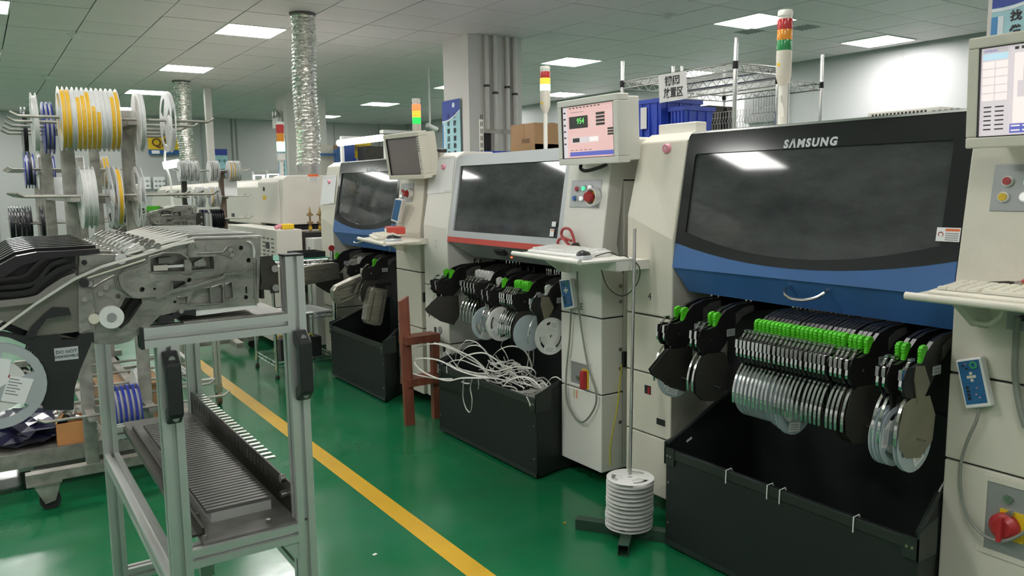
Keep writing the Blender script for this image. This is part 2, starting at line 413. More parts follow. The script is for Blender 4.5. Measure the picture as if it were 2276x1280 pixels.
# ceiling lights: 600 x 600 LED panels
lamp0 = None
VIS = {(-1,2):'square LED ceiling panel just left of the nearer foil duct',
 (-1,7):'square LED ceiling panel above the far foil duct, second of its row',
 (-1,12):'square LED ceiling panel above the reel stack, third of its row',
 (-1,17):'small far LED ceiling panel half behind the left reel stand',
 (-5,2):'LED ceiling panel cut by the top left edge of the photo',
 (6,2):'square LED ceiling panel right of the square column, above the middle signal tower',
 (6,-3):'bright LED ceiling panel behind the nearest signal tower',
 (6,7):'LED ceiling panel half hidden by the square column',
 (6,12):'LED ceiling panel above the farthest chip mounter monitor',
 (6,17):'small far LED ceiling panel right of the nearer foil duct',
 (9,-3):'LED ceiling panel close to the right wall',
 (9,2):'LED ceiling panel low behind the middle monitor'}
def lamp(cx, cy_, label, group=None):
    global lamp0
    if lamp0 is None:
        r = thing('ceiling_light', (cx,cy_,CZ-.004), label, 'light')
        f = MB()
        for a in (-1,1):
            f.box(cx+a*.297,cy_-.297,CZ-.006, cx+a*.285,cy_+.297,CZ+.02)
            f.box(cx-.285,cy_+a*.297,CZ-.006, cx+.285,cy_+a*.285,CZ+.02)
        f.build('frame', WHITEM, r)
        MB().box(cx-.285,cy_-.285,CZ-.002, cx+.285,cy_+.285,CZ+.006).build('diffuser', LAMPM, r)
        lamp0 = r
    else:
        r = copy_tree(lamp0); r.location = (cx,cy_,CZ-.004); r['label'] = label
        if 'group' in r: del r['group']
    if group: r['group'] = group
for (i,j) in sorted(LAMPS, key=lambda q: (q not in VIS, q)):
    cx, cy_ = GX+.6*(i+.5), GY+.6*(j+.5)
    if cy_ > Y1-.3: continue
    if (i,j) in VIS: lamp(cx, cy_, VIS[(i,j)])
    else: lamp(cx, cy_, 'square LED ceiling panel outside the picture', 'ceiling panels out of view')
for j in (-18,-13,-8,-3,2,7,12):
    cy_ = GY+.6*(j+.5)
    # this row sits just under the panels by the right wall
    r = copy_tree(lamp0); r.location = (8.87, cy_, CZ-.010); r['label'] = VIS.get((9,j), 'square LED ceiling panel outside the picture')
    if 'group' in r: del r['group']
    if (9,j) not in VIS: r['group'] = 'ceiling panels out of view'
# smoke detectors
for (px,py,lab) in ((167,78,'round smoke detector on the ceiling at upper left'),(105,172,'round smoke detector on the ceiling above the left reel pegs'),
                    (1487,36,'round smoke detector on the ceiling above the wire shelving'),(66,228,'small far smoke detector above the leftmost pegs')):
    p = at(px,py-2,Z=CZ)
    t = thing('smoke_detector', (p.x,p.y,CZ-.045), lab, 'detector')
    MB().lathe([(.075,CZ),(.075,CZ-.012),(.05,CZ-.02)],(p.x,p.y,0),n=20).build('base', WHITEM, t, smooth=True)
    MB().lathe([(.05,CZ-.02),(.048,CZ-.035),(.03,CZ-.045),(.0001,CZ-.045)],(p.x,p.y,0),n=20).build('sensor_head', WHITEP, t, smooth=True)
# louvred air outlets in the ceiling
for (px,py,lab) in ((1667,69,'slotted air outlet under the bright ceiling panel'),(1790,60,'small slotted air outlet right of the nearest signal tower')):
    p = at(px,py,Z=CZ)
    t = thing('air_outlet', (p.x,p.y,CZ-.008), lab, 'vent')
    MB().box(p.x-.13,p.y-.13,CZ-.003,p.x+.13,p.y+.13,CZ+.002).build('frame', WHITEM, t)
    for q in range(5): MB().box(p.x-.11,p.y-.105+q*.05,CZ-.008,p.x+.11,p.y-.08+q*.05,CZ-.003).build('slat', SEAM, t)

# columns with cladding, pipes
def column(xa, ya, xb, yb, pipes):
    c = tag(MB().box(xa,ya,0, xb,yb,CZ+.03).build('column', COLW), kind='structure')
    MB().box(xa-.012,ya+.0,0, xa,ya+.14,CZ).build('corner_cladding', COLW, c)
    if pipes:
        for q,dx in enumerate((.20,.31,.47,.57)):
            p = MB(); p.cyl((xa+dx,ya-.03,.0),(xa+dx,ya-.03,CZ),.026,n=12)
            o = p.build('pipe', PIPEW, c, smooth=True)
            for z in (2.45+(-.05 if q%2 else .02), 1.72):
                b = MB(); b.cyl((xa+dx,ya-.03,z-.012),(xa+dx,ya-.03,z+.012),.032,n=12); b.box(xa+dx-.022,ya-.02,z-.01,xa+dx+.038,ya,z+.01)
                b.build('pipe_clip', DSTEEL, o)
    return c
column(4.52,7.50,5.20,8.07, True)
column(4.52,13.50,5.20,14.1, False)
column(4.52,1.52,5.20,2.19, False)
# slim conduit coming down from the ceiling
p = at(460,195,Z=CZ)
pb = at(474,400,Y=p.y)
t = thing('ceiling_conduit', (p.x,p.y,1.3), 'slim grey square conduit dropping from the ceiling beside the far duct', 'conduit')
MB().box(p.x-.05,p.y-.05,1.25,p.x+.05,p.y+.05,CZ).build('conduit', PIPEW, t)
MB().box(p.x-.07,p.y-.07,CZ-.02,p.x+.07,p.y+.07,CZ).build('ceiling_flange', PIPEW, t)

# flexible foil ducts
def duct(top, bot, r, label):
    t = thing('foil_duct', bot, label, 'duct')
    top = Vector(top); bot = Vector(bot); n = 28; prof = []
    rng = random.Random(int(top.y*10)); L = (top-bot).length; rings = int(L/.034); vs = []; fs = []; per = 4
    N = rings*per
    for k in range(N+1):
        s = k/N; c = bot.lerp(top, s)+Vector((.012*math.sin(s*9), .012*math.cos(s*7), 0))
        rr = r*(1+.055*math.sin(2*math.pi*k/per))
        for i in range(n):
            a = 2*math.pi*i/n; q = rr*(1+rng.uniform(-.035,.035)); vs.append(c+Vector((q*math.cos(a), q*math.sin(a), rng.uniform(-.005,.005))))
    for k in range(N):
        for i in range(n): fs.append((k*n+i,k*n+(i+1)%n,(k+1)*n+(i+1)%n,(k+1)*n+i))
    m = MB(); m.add(vs, fs); m.build('hose', FOIL, t)
    MB().lathe([(r*1.04,top.z-.02),(r*1.12,top.z-.018),(r*1.12,top.z),(r*.9,top.z)],(top.x,top.y,0),n=24).build('ceiling_collar', CASTD, t, smooth=True)
    MB().lathe([(r*1.06,bot.z-.02),(r*1.06,bot.z+.06),(r*.98,bot.z+.06)],(bot.x,bot.y,0),n=24).build('lower_collar', STEEL, t, smooth=True)
duct((2.68,7.44,CZ), (2.67,7.44,1.545), .108, 'wide crinkled foil duct standing on the near oven end')
duct((2.70,12.8,CZ), (2.72,12.8,1.60), .115, 'far crinkled foil duct behind the clear reels')

# banners and signs on columns and walls
BAN_B = mk('banner_blue', (.035,.07,.36), .5, var=.12, scale=4); BAN_C = mk('banner_cyan', (.38,.67,.73), .5, var=.15, scale=3); BAN_M = mk('banner_mid_blue', (.07,.27,.56), .5); BAN_W = mk('banner_white', (.72,.80,.86), .5)
def banner(X, ya, yb, za, zb, label, cols, logo=True):
    """board on a column's left face, ya < yb, reading direction is -Y"""
    t = thing('slogan_banner', (X,(ya+yb)/2,za), label, 'banner')
    MB().box(X-.008,ya,za, X,yb,zb).build('board', BAN_C, t)
    w = yb-ya; h = zb-za
    hd = [(yb,zb),(ya,zb),(ya,zb-.11*w/.38)]
    for k in range(1,9):
        s = k/8; hd.append((ya+w*s, zb-.11*w/.38-.10*w/.38*math.sin(s*math.pi*.55)))
    MB().prism(hd,'x',X-.010,X-.008).build('header', BAN_B, t)
    cur = [(X-.0105,a,b-.012) for a,b in hd[2:]]
    MB().ribbon(cur,(0,0,1),.016,.002).build('header_curve', BAN_W, t)
    MB().box(X-.010,yb-.03*w/.38,za,X-.008,yb,zb-.25*w/.38).build('edge_stripe', BAN_M, t)
    MB().box(X-.010,yb-.055*w/.38,za,X-.008,yb-.03*w/.38,zb-.25*w/.38).build('edge_stripe', BAN_W, t)
    if logo:
        MB().lathe([(.028,X-.011),(.028,X-.009)],(0,ya+w*.35,zb-.06),axis='x',n=16).build('logo', BAN_W, t)
    for (yy, zt, s, chars) in cols:
        for k,ch in enumerate(chars):
            text(ch, (X-.0105,yy,zt-k*s*1.32), (0,-1,0), (0,0,1), s, INK, t, 'character', th=.0006, off=.002)
    return t
banner(4.508-.012, 7.665, 8.06, 1.70, 2.345, 'pale cyan slogan banner with two columns of characters on the square column', [(7.78,2.165,.062,'宁愿事前检查'),(7.92,2.165,.062,'不可事后返工')])
b_ = banner(4.520, 1.75, 2.165, 1.72, 2.50, 'slogan banner cut by the top right corner of the photo', [(2.045,2.215,.056,'找借口'),(1.90,2.215,.056,'找方法')])
# ================================================================== CHIP MOUNTERS
XF, XB = 2.27, 3.75
def xlean(z, base=2.27, zk=1.10): return base if z <= zk else base+(z-zk)*.155
def sheet(contour, off, th, base=2.28, z0=1.06):
    """plate following the leaning cover: contour in (y,z), pushed out by off"""
    m = MB(); n = len(contour)
    fx = lambda z: base+(z-z0)*.165-off
    ar = sum(contour[i][0]*contour[(i+1)%n][1]-contour[(i+1)%n][0]*contour[i][1] for i in range(n))
    vs = [(fx(z),y,z) for y,z in contour]+[(fx(z)+th,y,z) for y,z in contour]
    m.add(vs, [tuple(range(n)), tuple(range(2*n-1,n-1,-1))]+[(i,(i+1)%n,n+(i+1)%n,n+i) for i in range(n)])
    return m
def frame(outer, inner, off, th, base=2.28, z0=1.06):
    m = MB(); n = len(outer); fx = lambda z: base+(z-z0)*.165-off
    vs = [(fx(z),y,z) for y,z in outer]+[(fx(z),y,z) for y,z in inner]+[(fx(z)+th,y,z) for y,z in outer]+[(fx(z)+th,y,z) for y,z in inner]
    fs = []
    for i in range(n):
        j = (i+1)%n
        fs += [(i,j,n+j,n+i),(2*n+i,2*n+j,3*n+j,3*n+i),(i,j,2*n+j,2*n+i),(n+i,n+j,3*n+j,3*n+i)]
    m.add(vs, fs); return m
def contour(ya, yb, zb, zt, rt, n=9, rb=.0):
    """window outline: bottom edge z=zb(s) left to right (y from yb down to ya), rounded top corners"""
    pts = []
    for k in range(n):
        s = k/(n-1); y = yb+(ya-yb)*s; pts.append((y, zb(s)))
    for c,(cy0,sg) in enumerate(((ya+rt,-1),(yb-rt,1))):
        for k in range(5):
            a = math.pi/2*k/4
            if c == 0: pts.append((cy0-rt*math.cos(a), zt-rt+rt*math.sin(a)))
            else: pts.append((cy0+rt*math.sin(a), zt-rt+rt*math.cos(a)))
    return pts
def pillar_l(root, ya, yb, cream, seams, zin=1.162, zout=1.254):
    """left cabinet: lower panels, then an upper panel folded along a slanted line"""
    MB().box(XF+.012,ya+.004,.10, 2.598,yb-.004,1.0).build('cabinet_core', DARKREC, root)
    zs = [.085]+seams
    for a,b in zip(zs[:-1], zs[1:]):
        MB().box(XF,ya,a+.003, 2.60,yb,b-.003).build('lower_panel', cream, root, bevel=.004)
    z0 = zs[-1]+.003
    m = MB(); zt = 1.555
    fr = [(XF,ya,z0),(XF,yb,z0),(XF,yb,zout),(XF,ya,zin),(2.345,yb,zt),(2.345,ya,zt),(2.40,yb,1.588),(2.40,ya,1.588),(2.60,yb,1.588),(2.60,ya,1.588),(2.60,yb,z0),(2.60,ya,z0)]
    m.add(fr, [(0,1,2,3),(3,2,4,5),(5,4,6,7),(7,6,8,9),(9,8,10,11),(11,10,1,0),(0,3,5,7,9,11),(1,10,8,6,4,2)])
    m.build('upper_panel', cream, root, bevel=.006)
def pillar_r(root, ya, yb, cream, seams):
    MB().box(XF+.012,ya+.006,.10, 2.615,yb-.004,1.0).build('cabinet_core', DARKREC, root)
    zs = [.075]+seams
    for a,b in zip(zs[:-1], zs[1:]):
        MB().box(XF,ya,a+.003, 2.398,yb,b-.003).build('lower_panel', cream, root, bevel=.004)
    MB().box(2.402,ya+.004,.075, 2.62,yb,1.40).build('side_panel', cream, root, bevel=.004)
    z0 = zs[-1]+.003
    MB().prism([(XF,z0),(XF,1.10),(2.317,1.442),(2.335,1.54),(2.40,1.57),(2.62,1.57),(2.62,1.405),(2.398,1.405),(2.36,1.12),(2.398,.98),(2.398,z0)],'y',ya,yb).build('upper_panel', cream, root, bevel=.005)
    o = MB()
    for z in (.93,.86,.64,.55,.30):
        o.cyl((2.38,ya-.004,z),(2.38,ya+.002,z),.009,n=10)
    o.build('bolt', SCREWM, root, smooth=True)
def body(root, ya, yb, yr, yl, cream):
    MB().box(2.622,ya,.10, XB,yb,1.555).build('body', cream, root, bevel=.01)
    MB().box(2.605,yr,.10, 2.622,yl,1.02).build('feeder_bay_back', DARKREC, root)
    MB().box(2.45,yr+.002,1.03, 2.62,yl-.002,1.56).build('head_bay', DARKREC, root)
    for y in (ya+.08, yb-.08):
        for x in (2.45, 3.6):
            MB().cyl((x,y,0),(x,y,.10),.03,n=10).build('foot', DSTEEL, root)
def button(root, p, r, mat, ring=CHROME, h=.012, nrm=(-1,0,.1)):
    n = Vector(nrm).normalized(); p = Vector(p)
    b = MB().cyl(p, p+n*h*.6, r*1.35, n=14).build('button_ring', ring, root, smooth=True)
    MB().cyl(p+n*h*.55, p+n*h, r, n=14).build('button_cap', mat, b, smooth=True)
def tower(root, x, y, zb, zt, r, lens, pole_r=.011):
    """signal tower: pole, housing, lens stack, cap"""
    L = zt-zb; z = zb
    s = MB().cyl((x,y,1.5),(x,y,zb+.001),pole_r,n=12).build('signal_tower_pole', CREAM2, root, smooth=True)
    hz = L*.40
    MB().lathe([(pole_r,zb-.035),(r*.95,zb),(r,zb+.01),(r,zb+hz)],(x,y,0),n=20).build('tower_housing', CREAM, s, smooth=True)
    z = zb+hz; lh = L*.155
    for m in reversed(lens):
        MB().lathe([(r*.98,z),(r,z+.004),(r,z+lh-.004),(r*.98,z+lh)],(x,y,0),n=20).build('tower_lens', m, s, smooth=True); z += lh
    MB().lathe([(r*.9,z),(r*.9,z+L*.05),(r*.97,z+L*.05),(r*.97,zt-.006),(r*.9,zt)],(x,y,0),n=20).build('tower_cap', CREAM2, s, smooth=True)
def monitor(root, c, w, h, tilt, yaw, scr, cream, dep=.13, bez=.028):
    """housing with sunk screen; c = centre of the front face, facing -X"""
    rot = Matrix.Rotation(yaw,3,'Z') @ Matrix.Rotation(tilt,3,'Y')
    c = Vector(c)
    P = lambda u, v, d: c+rot @ Vector((d, -u, v))       # u to the right of the reader, v up, d depth
    m = MB()
    def ob(u0,v0,u1,v1,d0,d1,mm):
        vs = [P(u,v,d) for d in (d0,d1) for u,v in ((u0,v0),(u1,v0),(u1,v1),(u0,v1))]
        mm.add(vs, [(0,1,2,3),(7,6,5,4),(0,4,5,1),(1,5,6,2),(2,6,7,3),(3,7,4,0)])
    ob(-w/2,-h/2,w/2,-h/2+bez,0,dep*.5,m); ob(-w/2,h/2-bez,w/2,h/2,0,dep*.5,m)
    ob(-w/2,-h/2+bez,-w/2+bez,h/2-bez,0,dep*.5,m); ob(w/2-bez,-h/2+bez,w/2,h/2-bez,0,dep*.5,m)
    ob(-w/2+.01,-h/2+.01,w/2-.01,h/2-.01,.03,dep,m)
    o = m.build('monitor', cream, root, bevel=.004)
    s = MB(); ob(-w/2+bez*.9,-h/2+bez*.9,w/2-bez*.9,h/2-bez*.9,.010,.02,s); s.build('screen', scr, o)
    g = MB()
    for a in (-1,1):
        ob(a*(w/2-bez)-.002,-h/2+bez,a*(w/2-bez)+.002,h/2-bez,.002,.012,g); ob(-w/2+bez,a*(h/2-bez)-.002,w/2-bez,a*(h/2-bez)+.002,.002,.012,g)
    g.build('screen_gasket', BLACKP, o)
    def patch(u0,v0,u1,v1,mat,name='screen_field',d=.0088):
        # u,v as fractions of the visible screen
        W_, H_ = w-2*bez, h-2*bez; q = MB()
        ob(-W_/2+u0*W_, H_/2-v1*H_, -W_/2+u1*W_, H_/2-v0*H_, d, d+.001, q); return q.build(name, mat, o)
    return o, P, patch, rot
def tray(root, cs, z, cream):
    """shelf from four corners (x,y): front-left, front-right, back-right, back-left"""
    m = MB(); n = 4
    vs = [(x,y,z-.012) for x,y in cs]+[(x,y,z) for x,y in cs]
    m.add(vs,[(3,2,1,0),(4,5,6,7)]+[(i,(i+1)%4,4+(i+1)%4,4+i) for i in range(4)])
    t = m.build('keyboard_tray', cream, root, bevel=.003)
    (x0,y0),(x1,y1) = cs[0],cs[1]
    MB().cyl((x0,y0,z-.002),(x1,y1,z-.002),.011,n=10).build('tray_lip', cream, t, smooth=True)
    return t
def bracket(root, y, cream, x0=2.08, z=1.078):
    MB().prism([(XF,z),(x0,z),(x0+.05,z-.03),(XF-.05,z-.09),(XF,z-.10)],'y',y-.012,y+.012).build('tray_bracket', cream, root)

ARC = lambda a,b,lo: (lambda s: a+(b-a)*s-(4*s*(1-s))*((a+b)/2-lo))
def blue_cover(root, ya, yb, text_c, lab):
    """black-framed dark window over a two-tone blue skirt"""
    zo = ARC(1.152,1.155,1.092); zi = ARC(1.195,1.195,1.125)
    no = 13
    out = contour(ya,yb,zo,1.583,.03,no); inn = contour(ya+.055,yb-.045,zi,1.497,.012,no)
    fr = frame(out,inn,.014,.03).build('cover_frame', COVERBLK, root, smooth=True)
    sheet(inn,.006,.012).build('window', GLASSD, fr)
    band = [(yb+(ya-yb)*k/12, zo(k/12)) for k in range(13)]+[(ya,1.055),(yb,1.055)]
    sheet(band,.013,.03).build('upper_skirt', BLUEP, root)
    m = MB(); xf = 2.285-.013-.0006
    m.add([(xf,ya,1.055),(xf,yb,1.055),(2.33,yb-.03,.958),(2.33,ya+.02,.950),(2.40,yb-.05,.955),(2.40,ya+.04,.948),(2.40,yb,1.07),(2.40,ya,1.07)],
          [(0,1,2,3),(3,2,4,5),(5,4,6,7),(7,6,1,0),(1,6,4,2),(0,3,5,7)])
    m.build('lower_skirt', BLUEP, root)
    MB().box(2.40,ya+.02,1.0, 2.60,yb-.02,1.03).build('skirt_underside', DARKREC, root)
    # chrome pull handle
    yc = (ya+yb)/2-.065 if lab else (ya+yb)/2
    hp = [(2.285,yc+.075,1.035),(2.245,yc+.065,1.012),(2.225,yc+.03,1.000),(2.222,yc,.998),(2.225,yc-.03,1.000),(2.245,yc-.065,1.012),(2.285,yc-.075,1.035)]
    MB().tube(catmull(hp,4),.0055,8).build('pull_handle', CHROME, root, smooth=True)
    # raised maker's name across the top of the window
    z = text_c[1]; X = 2.28+(z-1.06)*.165-.0148
    text('SΛMSUNG', (X,text_c[0],z), (0,-1,0), (.165,0,1), text_c[2]*.86, SILVERP, fr, 'maker_lettering', th=.001, shear=.08, off=.0018, spacing=1.28)
    # machine innards glimpsed as faint rails behind the window are left to the glass; thin wiper rail on top
    sheet([(ya+.02,1.575),(yb-.02,1.575),(yb-.02,1.582),(ya+.02,1.582)],.018,.006).build('top_trim', CHROME, fr)
    return fr
def warning_label(parent, X, yl, yr, zb, zt, off=.0):
    m = MB().box(X-.0012,yr,zb, X,yl,zt).build('warning_label', WHITEP, parent)
    return m

# ------------------------------------------------------------------ nearest machine (blue skirt, number 4)
m1 = thing('chip_mounter', (2.9,1.65,0), 'nearest cream chip mounter with wide dark window and blue skirt, at the right', 'machine')
body(m1, .72, 2.505, 1.145, 2.24, CREAM)
pillar_l(m1, 2.24, 2.505, CREAM, [.34,.60,.845])
pillar_r(m1, .72, 1.145, CREAM, [.585,.838])
c1 = blue_cover(m1, 1.148, 2.237, (1.682,1.512,.044), True)
# label on the lower right of the window
xl = 2.28+(1.24-1.06)*.165-.0155
wl = MB(); Xw = lambda z: 2.28+(z-1.06)*.165
p0, p1 = at(2083,505,X=2.295), at(2132,538,X=2.29)
q = sheet([(p0.y,p0.z),(p1.y,p0.z),(p1.y,p1.z),(p0.y,p1.z)],.0155,.0012).build('warning_label', PAPER, c1)
sheet([(p0.y-.025,p0.z-.003),(p1.y+.002,p0.z-.003),(p1.y+.002,p0.z-.010),(p0.y-.025,p0.z-.010)],.0160,.0005).build('warning_strip', ORANGEL, c1)
for k in range(4):
    sheet([(p0.y-.026,p0.z-.015-k*.006),(p1.y+.004,p0.z-.015-k*.006),(p1.y+.004,p0.z-.018-k*.006),(p0.y-.026,p0.z-.018-k*.006)],.0160,.0005).build('label_print', GREYINK, c1)
MB().lathe([(.006,-.0004),(.008,-.0004),(.008,.0004),(.006,.0004)],(Xw(p0.z-.02)-.016,p0.y-.013,p0.z-.02),axis='x',n=14,closed=True).build('label_sign', REDPL, c1)
# signal tower
pt = at(1745,28,D=3.3); pm = at(1741,170,D=3.3)
tower(m1, 2.835, 2.175, 1.815, 2.085, .031, [LENS_R,LENS_A,LENS_G], .019)
MB().box(2.835-.0312,2.175-.005,1.86,2.835-.029,2.185,1.872).build('tower_sticker', YELLOWP, m1)
MB().tube(catmull([(2.812,2.17,1.74),(2.808,2.165,1.70),(2.806,2.15,1.655),(2.80,2.14,1.66),(2.808,2.165,1.71)],4),.006,6).build('tie_string', TAPEW, m1, smooth=True)
# number 4 on the left cabinet, key switches, slots
text('4', at(1444,659,X=XF-.0006), (0,-1,0), (0,0,1), .042, INK, m1, 'number_mark', th=.0003)
for (px,py,w,h) in ((1440,866,.018,.036),(1469,938,.024,.026)):
    p = at(px,py,X=XF); MB().box(XF-.002,p.y-w,p.z-h/2, XF+.003,p.y+w,p.z+h/2).build('switch_recess', BLACKP, m1)
p = at(1443,868,X=XF); MB().box(XF-.006,p.y-.008,p.z-.012,XF-.001,p.y+.004,p.z+.014).build('rocker_switch', REDPL, m1)
# vented box on top behind the left cabinet and the long cream unit above the window
MB().box(2.44,2.285,1.585, 2.50,2.50,1.632).build('top_box', CREAM2, m1, bevel=.004)
ua, ub = at(1927,254,X=2.75), at(2090,247,X=2.75)
ztu = at(2090,236,X=2.75).z; u = MB().box(2.75,ub.y,1.56, 3.1,ua.y,ztu).build('top_unit', CREAM2, m1, bevel=.004)
for k in range(15):
    yy = ua.y-.02-k*.014
    MB().box(2.748,yy-.006,ztu-.026,2.7505,yy,ztu-.008).build('vent_slot', DARKREC, u)
for k in range(5):
    yy = ua.y-.25-k*.02
    MB().cyl((2.742,yy,ztu-.016),(2.751,yy,ztu-.016),.005,n=8).build('indicator', GREYP, u)
# monitor
mo, P, patch, rot = monitor(m1, (2.15,.905,1.601), .355, .278, -.05, 0, SCR_GREY, CREAM)
patch(0,0,.24,1,SCR_GREY); patch(.02,.02,.22,.07,WHITEP,'logo_field'); patch(.02,.07,.22,.145,mkem('screen_cyan',(.30,.55,.62),.8),'screen_picture')
text('SΛMSUNG', P(-.355/2+.028+.025,.278/2-.028-.010,.0082), (0,-1,0), (0,0,1), .007, SCR_BLUE, mo, 'screen_logo', th=.0002, shear=.2)
for r in range(5):
    for c in range(2): patch(.02+c*.105,.16+r*.09,.115+c*.105,.235+r*.09,SCR_LITE,'screen_button',.0082)
for r in range(5): patch(.27+r*.05,.03,.30+r*.05,.06,SCR_DARK,'screen_text',.0082)
patch(.27,.10,1,.86,SCR_LITE); patch(.34,.22,.70,.40,SCR_GREY,'screen_picture',.0078); patch(.30,.40,.72,.58,SCR_GREY,'screen_picture',.0078); patch(.25,.87,1,.97,SCR_BLUE)
for r in range(6): patch(.04,.66+r*.05,.10,.675+r*.05,SCR_DARK,'screen_text',.0082); patch(.13,.66+r*.05,.20,.675+r*.05,SCR_DARK,'screen_text',.0082)
for r in range(5): patch(.26+r*.09,.885,.33+r*.09,.90,SCR_LITE,'screen_text',.0082); patch(.26+r*.09,.935,.33+r*.09,.95,SCR_LITE,'screen_text',.0082)
MB().prism([(2.24,1.46),(2.24,1.52),(2.42,1.56),(2.42,1.50)],'y',.80,.90).build('monitor_arm', CREAM, m1)
# control panel on the leaning face
xp = lambda z: 2.27+(z-1.10)*.137
def panel(root, yl, yr, zb, zt, mat=GREYP):
    m = MB(); m.add([(xp(zb)-.003,yr,zb),(xp(zb)-.003,yl,zb),(xp(zt)-.003,yl,zt),(xp(zt)-.003,yr,zt),(xp(zb)+.02,yr,zb),(xp(zb)+.02,yl,zb),(xp(zt)+.02,yl,zt),(xp(zt)+.02,yr,zt)],
      [(0,1,2,3),(7,6,5,4),(0,4,5,1),(1,5,6,2),(2,6,7,3),(3,7,4,0)])
    return m.build('control_panel', mat, root, bevel=.003)
cp1 = panel(m1, 1.078, .80, 1.296, 1.423)
for (px,py,mt) in ((2241,403,BTN_R),(2234,438,BTN_Y),(2290,405,BTN_G),(2282,438,BTN_W)):
    p = at(px,py,X=2.305); button(cp1, (xp(p.z)-.003,p.y,p.z), .0105, mt, WHITEP)
# keyboard tray with bracket and sockets, power recess
tr1 = tray(m1, [(2.005,1.135),(2.005,.74),(2.27,.74),(2.27,1.16)], 1.085, CREAM)
bracket(m1, 1.06, CREAM); bracket(m1, .78, CREAM)
sk = MB().box(2.262,.86,.985, 2.272,1.0,1.045).build('socket_box', GREYP, m1)
for k in range(3): MB().cyl((2.258,.89+k*.035,1.02),(2.263,.89+k*.035,1.02),.009,n=10).build('socket', BLACKP, sk)
r_ = MB(); ra, rb = .80, 1.035
for (a,b,c,d) in ((ra,.345,rb,.36),(ra,.555,rb,.57),(ra,.36,ra+.012,.555),(rb-.012,.36,rb,.555)): r_.box(XF-.004,a,b, XF+.004,c,d)
rc = r_.build('power_recess', CREAM, m1)
MB().box(XF-.001,ra+.012,.36, XF+.001,rb-.012,.555).build('recess_plate', GREYP, rc)
p = at(2238,1168,X=XF)
MB().box(XF-.006,p.y-.045,p.z-.036, XF-.001,p.y+.018,p.z+.045).build('switch_plate', YELLOWP, rc)
MB().lathe([(.038,XF-.004),(.038,XF-.022),(.024,XF-.034),(.0001,XF-.034)],(0,p.y,p.z),axis='x',n=20).build('main_switch', REDPL, rc, smooth=True)
MB().box(XF-.048,p.y-.006,p.z-.034,XF-.034,p.y+.006,p.z+.034).build('switch_grip', REDPL, rc)
p = at(2243,1108,X=XF); MB().lathe([(.012,XF-.001),(.012,XF-.010),(.0001,XF-.010)],(0,p.y,p.z),axis='x',n=14).build('key_lock', STEEL, rc, smooth=True)
p = at(2250,1140,X=XF); MB().cyl((XF-.02,p.y,p.z),(XF-.001,p.y,p.z),.009,n=10).build('knob', STEEL, rc, smooth=True)
text('MAIN SWITCH', at(2252,1148,X=XF-.0015), (0,-1,0), (0,0,1), .011, INK, rc, 'power_lettering', th=.0002)

# ------------------------------------------------------------------ middle machine (silver cover, red stripe)
m2 = thing('chip_mounter', (2.9,3.5,0), 'middle light cream chip mounter with silver framed window and red stripe', 'machine')
body(m2, 2.67, 4.35, 2.966, 4.055, CREAM2)
pillar_l(m2, 4.055, 4.35, CREAM2, [.455,.79], 1.14, 1.16)
pillar_r(m2, 2.67, 2.966, CREAM2, [.44,.79])
out = contour(2.969,4.052,lambda s:1.098,1.562,.03,9); inn = contour(3.005,4.0,lambda s:1.132,1.502,.008,9)
c2 = frame(out,inn,.014,.03).build('cover_frame', SILVERP, m2, smooth=True)
sheet(inn,.004,.012).build('window', GLASSD, c2)
sheet([(4.052,1.098),(2.969,1.098),(2.969,1.068),(4.052,1.068)],.014,.03).build('red_stripe', REDP, m2)
m = MB(); xf = 2.285-.014
m.add([(xf,2.969,1.068),(xf,4.052,1.068),(2.36,3.90,.985),(2.36,3.05,.985),(2.45,3.85,.985),(2.45,3.08,.985),(2.45,4.05,1.068),(2.45,2.97,1.068)],[(0,1,2,3),(3,2,4,5),(5,4,6,7),(7,6,1,0),(1,6,4,2),(0,3,5,7)])
sk2 = m.build('lower_skirt', GREYP, m2)
p = at(1112,560,X=2.29); MB().cbox((2.294,p.y,p.z),(.02,.09,.035),Matrix.Rotation(-.75,3,'Y')).build('latch_recess', BLACKP, sk2)
p = at(1137,572,X=2.33); MB().cyl((2.325,p.y,p.z),(2.34,p.y,p.z),.004,n=8).build('indicator_lamp', LENS_RL, sk2)
for (px,py,sx,sz,col) in ((1233,498,.017,.014,0),(1231,517,.017,.021,1)):
    p = at(px,py,X=2.292); a = sheet([(p.y+.017,p.z-sz/1.2),(p.y-.014,p.z-sz/1.2),(p.y-.014,p.z+sz/1.2),(p.y+.017,p.z+sz/1.2)],.0155,.0012).build('window_sticker', PAPER, c2)
    if col: sheet([(p.y+.010,p.z+.008),(p.y-.010,p.z+.008),(p.y-.010,p.z+.013),(p.y+.010,p.z+.013)],.0160,.0006).build('sticker_strip', ORANGEL, c2)
tower(m2, 2.79, 3.785, 1.835, 2.065, .030, [LENS_R,LENS_AL,LENS_GL], .012)
MB().box(2.79-.030,3.77,1.85,2.79-.026,3.79,1.862).build('tower_sticker', YELLOWP, m2)
mo, P, patch, rot = monitor(m2, (2.19,2.678,1.611), .40, .28, -.04, 0, SCR_PINK, CREAM2)
patch(.13,.20,.50,.43,SCR_DARK,'screen_readout'); text('954', P(-.048,.045,.0080), (0,-1,0), (0,0,1), .034, SCR_GREEN, mo, 'screen_number', th=.0003)
for r in range(4): patch(.66,.17+r*.065,.82,.215+r*.065,SCR_DARK,'screen_readout')
for r in range(3): patch(.87,.47+r*.05,.97,.505+r*.05,SCR_DARK,'screen_readout')
patch(.18,.60,.70,.71,SCR_GREY); 
for k,(a,b) in enumerate(((.195,.33),(.36,.50),(.53,.69))): patch(a,.615,b,.695,SCR_DARK if k == 0 else SCR_LITE if k == 2 else SCR_GREY,'screen_button',.0082)
patch(.13,.88,1,.96,SCR_BLUE)
